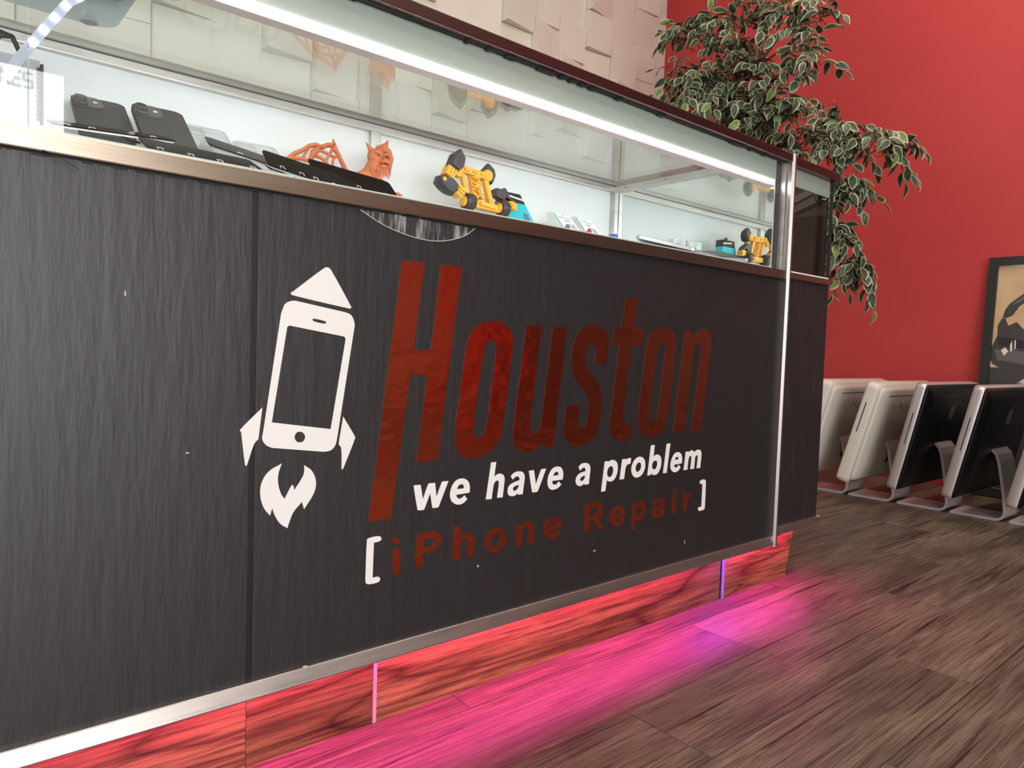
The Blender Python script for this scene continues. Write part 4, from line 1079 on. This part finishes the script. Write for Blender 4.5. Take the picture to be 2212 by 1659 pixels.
glyph(0.1200, [(0, .06, .9, .06), (0, .5, .9, .5), (0, .94, .9, .94), (0, .5, 0, .94), (.9, .06, .9, .5)])

# --- hanging end of an LED tape
tp = thing('led_tape', 'hanging end of a light tape with bright white diodes at the far left', 'light strip', (0.10, 0.03, 0.80))
path = [Vector((0.205, 0.034, 0.915)), Vector((0.155, 0.032, 0.900)), Vector((0.125, 0.030, 0.873)), Vector((0.103, 0.030, 0.838)), Vector((0.083, 0.030, 0.805)), Vector((0.073, 0.031, 0.784))]
m = MB(); b0 = 0
for i, p in enumerate(path):
    t = (path[min(i + 1, 5)] - path[max(i - 1, 0)]).normalized()
    n = t.cross(Vector((0, 1, 0))).normalized() * 0.0045
    m.v += [p - n, p + n, p + n + Vector((0, 0.0008, 0)), p - n + Vector((0, 0.0008, 0))]
for i in range(5):
    for k in range(4):
        q = (k + 1) % 4
        m.face([i * 4 + k, i * 4 + q, i * 4 + 4 + q, i * 4 + 4 + k])
m.build('tape', mat('milky_tape', (0.42, 0.46, 0.58), 0.4), tp)
def pathpt(s):
    L = 0
    for i in range(5):
        d_ = (path[i + 1] - path[i]).length
        if L + d_ >= s: return path[i].lerp(path[i + 1], (s - L) / d_)
        L += d_
    return path[-1]
for k in range(9):
    p = pathpt(0.012 + 0.0172 * k)
    MB().bbox((p.x - 0.0019, p.y - 0.0018, p.z - 0.0019), (p.x + 0.0019, p.y - 0.0004, p.z + 0.0019), 0.0005).build('diode', led_chip, tp)
MB().tube([path[-1], (0.066, 0.034, 0.770), (0.062, 0.04, 0.762), (0.045, 0.045, 0.752), (0.0, 0.05, 0.7525), (-0.06, 0.05, 0.752)], 0.0016, 6).build('wire', scr_white, tp)

# --- device standing on the glass top
dv = thing('card_terminal', 'grey-blue device with rubber feet standing on the glass top', 'terminal', (0.08, 0.30, 0.986))
dm = mat('grey_blue_plastic', (0.33, 0.40, 0.47), 0.45)
m = MB().prism([(p[0] + 0.085, p[1] + 0.26) for p in rrect(0.30, 0.26, 0.03)], 0.990, 1.035, ax='z'); m.build('housing', dm, dv)
m = MB().prism([(p[0] + 0.085, p[1] + 0.26) for p in rrect(0.26, 0.22, 0.022)], 1.035, 1.05, ax='z'); m.build('top_plate', mat('dark_plate', (0.1, 0.11, 0.12), 0.4), dv)
for fx, fy in ((0.200, 0.372), (-0.03, 0.372), (0.200, 0.15), (-0.03, 0.15)):
    MB().lathe([(0.011, 0.986), (0.012, 0.988), (0.012, 0.9905)], (fx, fy, 0), 16).build('rubber_foot', mat('dark_blue_rubber', (0.06, 0.08, 0.13), 0.6), dv)

# ================================================================== COMPUTERS ON THE FLOOR
silver = mat('satin_aluminium_shell', (0.74, 0.70, 0.71), 0.45, 0.7)
blackback = mat('satin_black_back', (0.006, 0.006, 0.006), 0.35, spec=0.25)
logo_mat = mat('grey_logo', (0.16, 0.15, 0.15), 0.3)
whiteshell = mat('aged_white_shell', (0.72, 0.66, 0.58), 0.35)
dark_slot = mat('dark_slot', (0.03, 0.025, 0.02), 0.6)
faint_print = mat('faint_grey_print', (0.42, 0.38, 0.34), 0.5)  # faint grey ink of the word on the white backs

APPLE = '-42,60s -20,68s 0,60s 20,68s 46,58s 60,40s 47,22s 48,-2s 62,-20s 50,-48s 30,-68s 10,-62s -10,-62s -30,-68s -52,-44s -64,-8s -62,30s'
LEAF = '2,72 4,92s 14,104s 26,108 24,92s 14,78s'

def sub(m, a, b):   # local frame of the tilted body: x width, y out of the back (-Y world), z height
    return m

def computer(kind, tilt):
    t = thing('desktop_computer', 'x', 'computer', (0, 0, 0))
    w, h = 0.55, 0.392
    B = Matrix.Translation((0, 0.140, 0.088)) @ Matrix.Rotation(tilt, 4, 'X')   # body base line, tips back (towards -Y)
    def add(m, name, mt, par=None):
        m.xform(B)
        return m.build(name, mt, par or t)
    def rr_xz(w_, h_, r_, zoff=0.0, n=5):
        return [(p[0], p[1] + h / 2 + zoff) for p in rrect(w_, h_, r_, n)]
    def loft(rings, mi=0):
        """rings: list of (poly, y)"""
        m = MB(); n = len(rings[0][0])
        for poly, yy in rings:
            m.v += [Vector((p[0], yy, p[1])) for p in poly]
        m.face(list(range(n))); m.face([(len(rings) - 1) * n + i for i in reversed(range(n))])
        for l in range(len(rings) - 1):
            for i in range(n):
                j = (i + 1) % n
                m.face([l * n + i, (l + 1) * n + i, (l + 1) * n + j, l * n + j], 0, True)
        return m
    if kind == 'aluminium':
        edge = add(loft([(rr_xz(w, h, 0.016), 0.0), (rr_xz(w, h, 0.016), -0.029), (rr_xz(w - 0.004, h - 0.004, 0.015), -0.0315)]), 'shell', silver)
        back = add(loft([(rr_xz(w - 0.006, h - 0.006, 0.014), -0.0316), (rr_xz(w - 0.02, h - 0.02, 0.014), -0.040), (rr_xz(w - 0.12, h - 0.10, 0.014), -0.049)]), 'back_cover', blackback)
        add(MB().box((-0.12, -0.0455, h - 0.030), (0.12, -0.040, h - 0.026)), 'vent_slot', black_rubber, back)
        yl = -0.0500; mt = logo_mat; lz = 0.285
        add(MB().box((-w / 2 - 0.0006, -0.018, 0.17), (-w / 2 + 0.002, -0.015, 0.285)), 'disc_slot', dark_slot, edge)
        sheetpar = back
    else:
        edge = add(loft([(rr_xz(w - 0.004, h - 0.004, 0.022), 0.0), (rr_xz(w, h, 0.024), -0.006), (rr_xz(w, h, 0.024), -0.036), (rr_xz(w - 0.012, h - 0.012, 0.022), -0.046)]), 'shell', whiteshell)
        back = add(loft([(rr_xz(w - 0.012, h - 0.012, 0.022), -0.0461), (rr_xz(w - 0.05, h - 0.05, 0.03), -0.056), (rr_xz(w - 0.2, h - 0.16, 0.03), -0.060)]), 'back_cover', whiteshell)
        add(MB().box((-0.19, -0.0575, h - 0.045), (0.19, -0.050, h - 0.041)), 'vent_slot', mat('olive_slot', (0.16, 0.13, 0.06), 0.6), back)
        add(MB().box((-w / 2 - 0.0006, -0.020, 0.20), (-w / 2 + 0.002, -0.0165, 0.315)), 'disc_slot', dark_slot, edge)
        q = MB().lathe([(0.012, -0.0605), (0.012, -0.056)], (-0.02, 0, 0.085), 18, axis='y'); add(q, 'power_socket', dark_slot, back)
        for k in range(6):
            add(MB().box((-0.20 + k * 0.012, -0.0568, 0.042), (-0.193 + k * 0.012, -0.050, 0.047)), 'port', dark_slot, back)
        # the word on the back
        ox, oz, hh_, st_ = -0.075, 0.285, 0.045, 0.006
        def stroke(name, segs):
            q = MB()
            for a, b_, c_, e_ in segs:
                bar(q, (ox + a, -0.0600, oz + b_), (ox + c_, -0.0600, oz + e_), st_, 0.002)
            add(q, name, faint_print, back)
        stroke('printed_letter', [(-0.014, 0, -0.014, 0.028), (-0.014, 0.036, -0.014, 0.042)])
        stroke('printed_letter', [(0, 0, 0, hh_), (0.03, 0, 0.03, hh_), (0, hh_, 0.015, 0.012), (0.015, 0.012, 0.03, hh_)])
        stroke('printed_letter', [(0.045, 0.026, 0.062, 0.028), (0.062, 0, 0.062, 0.028), (0.045, 0.003, 0.062, 0.003), (0.044, 0.003, 0.044, 0.015), (0.044, 0.015, 0.062, 0.017)])
        stroke('printed_letter', [(0.078, 0.003, 0.094, 0.003), (0.078, 0.027, 0.094, 0.027), (0.076, 0.003, 0.076, 0.027)])
        yl = -0.0606; mt = faint_print; lz = 0.20
    # fruit emblem on the back
    if kind == 'aluminium':
        for cstr in (APPLE, LEAF):
            pts = []
            for tok in cstr.split():
                s_ = tok.endswith('s'); a, b_ = tok.rstrip('s').split(',')
                pts.append((int(a) * 0.00038 + 0.0, int(b_) * 0.00038 + lz, s_))
            add(MB().prism([(p.x, p.y) for p in smooth_poly(pts, 3)], yl, yl + 0.002), 'emblem', mt, back)
    add(loft([(rr_xz(w - 0.03, h - 0.03, 0.008), 0.0012), (rr_xz(w - 0.03, h - 0.03, 0.008), -0.001)]), 'screen', scr_glass)
    # bent plate foot: pad, curve, arm up to the hinge
    prof = [(0.175, 0.0045), (0.10, 0.0045), (0.035, 0.0045)]
    for k in range(1, 7):
        a = math.radians(-90 - 15 * k)
        prof.append((0.035 + 0.028 * math.cos(a), 0.0325 + 0.028 * math.sin(a)))
    prof += [(0.012, 0.08), (0.022, 0.14), (0.034, 0.205), (0.042, 0.228), (0.055, 0.243), (0.075, 0.250)]
    hw, th = 0.075, 0.0042
    m = MB()
    for i, (py, pz) in enumerate(prof):
        a, c_ = prof[max(i - 1, 0)], prof[min(i + 1, len(prof) - 1)]
        tt = Vector((c_[0] - a[0], c_[1] - a[1])).normalized(); nn = Vector((-tt.y, tt.x)) * th
        for sx, sn in ((-1, -1), (1, -1), (1, 1), (-1, 1)):
            m.v.append(Vector((sx * hw, py + nn.x * sn, pz + nn.y * sn)))
    for i in range(len(prof) - 1):
        for k in range(4):
            q = (k + 1) % 4
            m.face([i * 4 + k, i * 4 + q, i * 4 + 4 + q, i * 4 + 4 + k], 0, False)
    m.face([3, 2, 1, 0]); e = (len(prof) - 1) * 4; m.face([e, e + 1, e + 2, e + 3])
    m.build('stand', silver, t)
    return t

XC = 2.935
pa = computer('aluminium', math.radians(12))
pw = computer('white', math.radians(15))
spots = [
    (pw, 0.438, 'white desktop computer half hidden behind the counter end, at the far end of the row', 0.01, 0),
    (pw, 0.262, 'white desktop computer with slotted back, next to the black-backed ones', 0.0, 1),
    (pa, 0.078, 'silver-edged desktop computer with black back beside the white ones', 0.0, 0),
    (pa, -0.102, 'silver-edged desktop computer with black back in front of the framed poster', -0.02, 1),
    (pa, -0.283, 'silver-edged desktop computer cut off by the right picture edge', 0.0, 1),
]
for src, yy, lab, rz, cp in spots:
    o = copy_tree(src) if cp else src
    o.location = (XC, yy, 0)
    o.rotation_euler = (0, 0, rz)
    o['label'] = lab
    o['group'] = 'desktop computers lined up on the floor'

# ================================================================== FRAMED POSTER LEANING ON THE RED WALL
fp = thing('framed_poster', 'black framed poster leaning on the red wall behind the computers', 'picture', (3.38, -0.14, 0.0))
PX = 3.362
def poster(poly, d0, d1, name, mt, par=None):
    m = MB().prism(poly, -d1, -d0, ax='x')
    for i, v in enumerate(m.v):
        m.v[i] = Vector((v.x + PX + 0.076 * v.z, v.y, v.z))
    return m.build(name, mt, par or fp)
black_frame = mat('black_picture_frame', (0.022, 0.024, 0.022), 0.4)
YL, YRR, ZTp = 0.163, -0.46, 0.982
fw = 0.034
poster([(YL, 0.004), (YRR, 0.004), (YRR, ZTp), (YL, ZTp)], -0.010, -0.004, 'backing', mat('brown_backing', (0.2, 0.14, 0.09), 0.7))
poster([(YL, 0.004), (YL - fw, 0.004 + fw), (YL - fw, ZTp - fw), (YL, ZTp)], -0.004, 0.014, 'frame_bar', black_frame)
poster([(YL, ZTp), (YL - fw, ZTp - fw), (YRR + fw, ZTp - fw), (YRR, ZTp)], -0.004, 0.014, 'frame_bar', black_frame)
poster([(YRR, 0.004), (YRR, ZTp), (YRR + fw, ZTp - fw), (YRR + fw, 0.004 + fw)], -0.004, 0.014, 'frame_bar', black_frame)
poster([(YL, 0.004), (YRR, 0.004), (YRR + fw, 0.004 + fw), (YL - fw, 0.004 + fw)], -0.004, 0.014, 'frame_bar', black_frame)
print_o = poster([(YL - fw, 0.004 + fw), (YRR + fw, 0.004 + fw), (YRR + fw, ZTp - fw), (YL - fw, ZTp - fw)], -0.004, 0.0, 'print',
                 mat('tan_print', (0.60, 0.40, 0.22), 0.5, mix=((0.68, 0.48, 0.28), (8, 8, 8), 3, 0.4, 0.65, 'World')))
gr1 = mat('charcoal_print', (0.055, 0.050, 0.052), 0.5)
gr2 = mat('mid_grey_print', (0.13, 0.12, 0.12), 0.5)
gr3 = mat('black_print', (0.022, 0.02, 0.022), 0.5)
cream = mat('cream_print', (0.82, 0.76, 0.62), 0.5)
crump = mat('crackled_print', (0.66, 0.62, 0.54), 0.5, mix=((0.05, 0.05, 0.05), (28, 28, 28), 6, 0.52, 0.58, 'World'))
def shp(poly, lvl, mt): poster(poly, 0.0, 0.0004 + 0.0003 * lvl, 'printed_shape', mt, print_o)
shp([(0.129, 0.04), (-0.42, 0.04), (-0.42, 0.66), (0.04, 0.66), (0.06, 0.53), (0.129, 0.528)], 0, gr1)
shp([(0.088, 0.947), (0.06, 0.940), (0.02, 0.936), (-0.06, 0.936), (-0.12, 0.947)], 0, cream)
shp([(0.100, 0.735), (0.094, 0.765), (0.080, 0.790), (0.055, 0.812), (0.020, 0.842), (-0.03, 0.868), (-0.09, 0.872), (-0.15, 0.84), (-0.14, 0.81), (-0.09, 0.835), (-0.03, 0.828), (0.018, 0.802), (0.045, 0.780), (0.066, 0.742), (0.090, 0.730)], 1, gr1)
shp([(0.076, 0.782), (0.050, 0.806), (0.020, 0.832), (-0.02, 0.855), (-0.03, 0.848), (0.010, 0.822), (0.045, 0.796)], 2, gr2)
shp([(0.102, 0.732), (0.115, 0.700), (0.113, 0.660), (0.129, 0.615), (0.133, 0.575), (0.124, 0.545), (0.10, 0.53), (-0.1, 0.50), (-0.1, 0.70), (0.0, 0.70), (0.02, 0.680), (0.05, 0.715), (0.078, 0.700), (0.090, 0.730)], 1, gr1)
shp([(0.113, 0.655), (0.105, 0.620), (-0.1, 0.590), (-0.1, 0.625), (0.03, 0.640), (0.075, 0.652)], 2, gr3)
shp([(0.120, 0.602), (0.105, 0.560), (-0.1, 0.525), (-0.1, 0.580), (0.05, 0.600)], 2, gr2)
shp([(0.096, 0.600), (0.082, 0.612), (0.070, 0.596), (0.084, 0.578)], 3, cream)
shp([(0.066, 0.622), (0.060, 0.640), (0.057, 0.600), (0.063, 0.592)], 3, cream)
shp([(0.052, 0.640), (0.047, 0.642), (0.046, 0.606), (0.050, 0.604)], 3, cream)
shp([(0.036, 0.445), (0.030, 0.470), (0.005, 0.490), (-0.05, 0.490), (-0.10, 0.42), (-0.10, 0.30), (-0.03, 0.262), (0.005, 0.300), (0.024, 0.345), (0.036, 0.375), (0.026, 0.400)], 2, crump)

# ================================================================== VARIEGATED FICUS
rp = random.Random(21)
leaf_green = mat('ficus_leaf_green', (0.030, 0.060, 0.028), 0.45, mix=((0.055, 0.095, 0.045), (30, 30, 30), 3, 0.4, 0.65, 'Object'))
leaf_pale = mat('ficus_leaf_new', (0.14, 0.22, 0.035), 0.45, mix=((0.20, 0.29, 0.06), (30, 30, 30), 3, 0.4, 0.65, 'Object'))
leaf_edge = mat('ficus_leaf_margin', (0.46, 0.46, 0.31), 0.45)
bark = mat('ficus_bark', (0.20, 0.14, 0.10), 0.7, bump=(0.4, (60, 60, 20), 4, 'World'))
twigm = mat('ficus_twig', (0.16, 0.10, 0.05), 0.7)
PB = Vector((2.72, 0.80, 0.0))
fic = thing('potted_ficus', 'artificial variegated ficus tree with cream-edged leaves behind the counter', 'plant', PB)
pot = MB().lathe([(0.11, 0.0), (0.125, 0.02), (0.15, 0.24), (0.158, 0.26), (0.145, 0.26), (0.138, 0.235)], PB, 28).build('pot', mat('dark_pot', (0.03, 0.028, 0.027), 0.4), fic)
tag(MB().lathe([(0.134, 0.222), (0.138, 0.236), (0.06, 0.242)], PB, 24).build('moss', mat('moss', (0.07, 0.08, 0.03), 0.9, bump=(0.8, (90, 90, 90), 4, 'World')), fic))
tr = MB()
trunk = [PB + Vector(p) for p in ((0, 0, 0.22), (0.01, 0.01, 0.6), (-0.01, 0.03, 1.0), (0.015, 0.05, 1.4), (0.0, 0.06, 1.75), (0.02, 0.05, 2.05))]
tr.tube(trunk, [0.022, 0.020, 0.018, 0.014, 0.010, 0.006], 10)
tr.tube([p + Vector((0.015, -0.015, 0)) for p in trunk[:4]], [0.016, 0.015, 0.013, 0.008], 8)
tr.build('trunk', bark, fic)

# leaf blade: green centre, pale margin, slightly folded and drooping (length along +X)
def leaf_mesh(center, curl, wscale, teeth):
    m = MB(); N = 5
    L_, Wd = 0.062, 0.0160 * wscale
    inner, outer = [], []
    us = [0.0, 0.16, 0.36, 0.60, 0.82, 1.0]
    ws = [0.0, 0.62, 1.0, 0.92, 0.52, 0.0]
    rl = random.Random(teeth)
    mid, innL, innR, outL, outR = [], [], [], [], []
    for u, w_ in zip(us, ws):
        zz = -curl * 0.030 * u * u
        mid.append(Vector((u * L_, 0, zz)))
        wob = 1 + rl.uniform(-0.12, 0.14)
        innL.append(Vector((0.004 + u * (L_ - 0.009), w_ * Wd * 0.76, zz + w_ * 0.0030)))
        innR.append(Vector((0.004 + u * (L_ - 0.009), -w_ * Wd * 0.76, zz + w_ * 0.0030)))
        outL.append(Vector((u * L_, w_ * Wd * wob, zz + w_ * 0.0042)))
        outR.append(Vector((u * L_, -w_ * Wd * (2 - wob), zz + w_ * 0.0042)))
    b = len(m.v); m.v += mid; ml = b
    il = len(m.v); m.v += innL; ir = len(m.v); m.v += innR
    ol = len(m.v); m.v += outL; or_ = len(m.v); m.v += outR
    for i in range(5):
        m.face([ml + i, ml + i + 1, il + i + 1, il + i], 0, True)
        m.face([ml + i + 1, ml + i, ir + i, ir + i + 1], 0, True)
        m.face([il + i, il + i + 1, ol + i + 1, ol + i], 1, True)
        m.face([ir + i + 1, ir + i, or_ + i, or_ + i + 1], 1, True)
    return m
LEAFV = [leaf_mesh(0, 0.3, 1.0, 1), leaf_mesh(0, 0.7, 0.9, 2), leaf_mesh(0, -0.15, 1.1, 3), leaf_mesh(0, 1.1, 1.0, 4), leaf_mesh(0, 0.5, 0.95, 5)]

# clusters: (y, z) centre of foliage, spread, twigs, droop
CL = [
    ((0.02, 0.93, 1.68), 0.25, 46, 0.9), ((0.00, 0.80, 1.52), 0.24, 38, 1.0), ((0.0, 1.12, 1.72), 0.24, 36, 1.0),
    ((0.05, 0.98, 1.90), 0.23, 28, 0.5), ((-0.02, 1.18, 1.95), 0.19, 12, 0.5), ((0.0, 0.74, 1.90), 0.18, 9, 0.3),
    ((0.0, 0.62, 1.70), 0.17, 10, 0.4), ((0.05, 0.65, 1.38), 0.19, 18, 0.8), ((0.0, 0.45, 1.38), 0.17, 16, 1.0),
    ((0.0, 0.33, 1.32), 0.15, 10, 1.1), ((0.02, 0.47, 1.18), 0.16, 18, 1.3), ((0.0, 0.45, 1.02), 0.13, 16, 1.6), ((0.0, 0.60, 1.86), 0.17, 9, 0.3),
    ((0.0, 0.39, 0.90), 0.09, 8, 2.0), ((0.02, 0.95, 2.18), 0.24, 12, 0.4), ((0.0, 0.98, 1.45), 0.20, 24, 1.2), ((0.0, 0.70, 1.22), 0.17, 12, 1.4),
]
leaves = []      # (matrix, variant, pale?)
br = MB()
def basis(dirv, upv):
    x = dirv.normalized()
    y_ = upv.cross(x)
    if y_.length < 1e-3: y_ = Vector((0, 1, 0))
    y_.normalize()
    z_ = x.cross(y_)
    return Matrix((x, y_, z_)).transposed().to_4x4()
for (cx, cy, cz), sp, nt_, droop in CL:
    cen = Vector((PB.x + cx, cy, cz))
    # branch from trunk to the cluster centre
    base = min(trunk[2:], key=lambda p: (p - cen).length + max(0, p.z - cen.z) * 2)
    midp = base.lerp(cen, 0.5) + Vector((0, 0, 0.07))
    br.tube([base, midp, cen], [0.006, 0.0045, 0.003], 6)
    for q in range(nt_):
        dv_ = Vector((rp.gauss(0, 1), rp.gauss(0, 1), rp.gauss(0.15, 0.75)))
        dv_.normalize()
        end = cen + dv_ * sp * rp.uniform(0.55, 1.1)
        st_ = cen + Vector((rp.uniform(-1, 1), rp.uniform(-1, 1), rp.uniform(-1, 1))) * sp * 0.25
        pts = []
        for k in range(6):
            t = k / 5
            p = st_.lerp(end, t) + Vector((0, 0, 0.03 * math.sin(t * 2.2) - droop * 0.07 * t * t))
            p.x = min(p.x, XR - 0.06)
            pts.append(p)
        br.tube(pts, [0.0022, 0.002, 0.0018, 0.0015, 0.0012, 0.0008], 4)
        nl = rp.randint(6, 9)
        for k in range(nl):
            t = 0.22 + 0.78 * k / (nl - 1)
            f = t * 5; i = min(int(f), 4)
            p = pts[i].lerp(pts[i + 1], f - i)
            tg = (pts[i + 1] - pts[i]).normalized()
            side = tg.cross(Vector((0, 0, 1)))
            if side.length < 0.1: side = Vector((1, 0, 0))
            side.normalize()
            sgn = 1 if k % 2 else -1
            dl = tg * 0.55 + side * sgn * rp.uniform(0.5, 1.0) + Vector((0, 0, -rp.uniform(0.15, 0.75) * (0.5 + droop * 0.5)))
            if k == nl - 1: dl = tg + Vector((0, 0, -0.4))
            upv = Vector((rp.gauss(-0.45, 0.45), rp.gauss(-0.55, 0.45), 0.75 + rp.gauss(0, 0.3)))
            Mx = Matrix.Translation(p) @ basis(dl, upv) @ Matrix.Diagonal((*(3 * [rp.uniform(0.75, 1.12)]), 1))
            if (Mx @ Vector((0.06, 0, 0))).x > XR - 0.02: continue
            leaves.append((Mx, rp.randrange(5), rp.random() < 0.10))
br.build('branch', twigm, fic)
# the 300 leaves nearest the viewer are parts of their own; the rest are one mass
cpos = camo.matrix_world.translation
leaves.sort(key=lambda l: (l[0].translation - cpos).length + (2.0 if l[0].translation.z > 2.1 else 0) + (2.0 if l[0].translation.z < 0.8 else 0))
protos = {}
for Mx, vi, pale in leaves[:300]:
    key = (vi, pale)
    if key not in protos:
        o = LEAFV[vi].build('leaf', [leaf_pale if pale else leaf_green, leaf_edge], fic, origin=(0, 0, 0))
        protos[key] = o
    else:
        o = protos[key].copy(); COL.objects.link(o); o.parent = fic
    o.matrix_local = Matrix.Translation(-PB) @ Mx
ms = MB()
for Mx, vi, pale in leaves[300:]:
    b = len(ms.v); src = LEAFV[vi]
    ms.v += [Mx @ v for v in src.v]
    for f, mi_, s_ in zip(src.f, src.mi, src.sm):
        ms.face([b + i for i in f], (2 if pale and mi_ == 0 else mi_), s_)
if ms.v:
    o = ms.build('leaf_mass', [leaf_green, leaf_edge, leaf_pale], fic)
    tag(o, kind='stuff')
print('LEAVES', len(leaves))
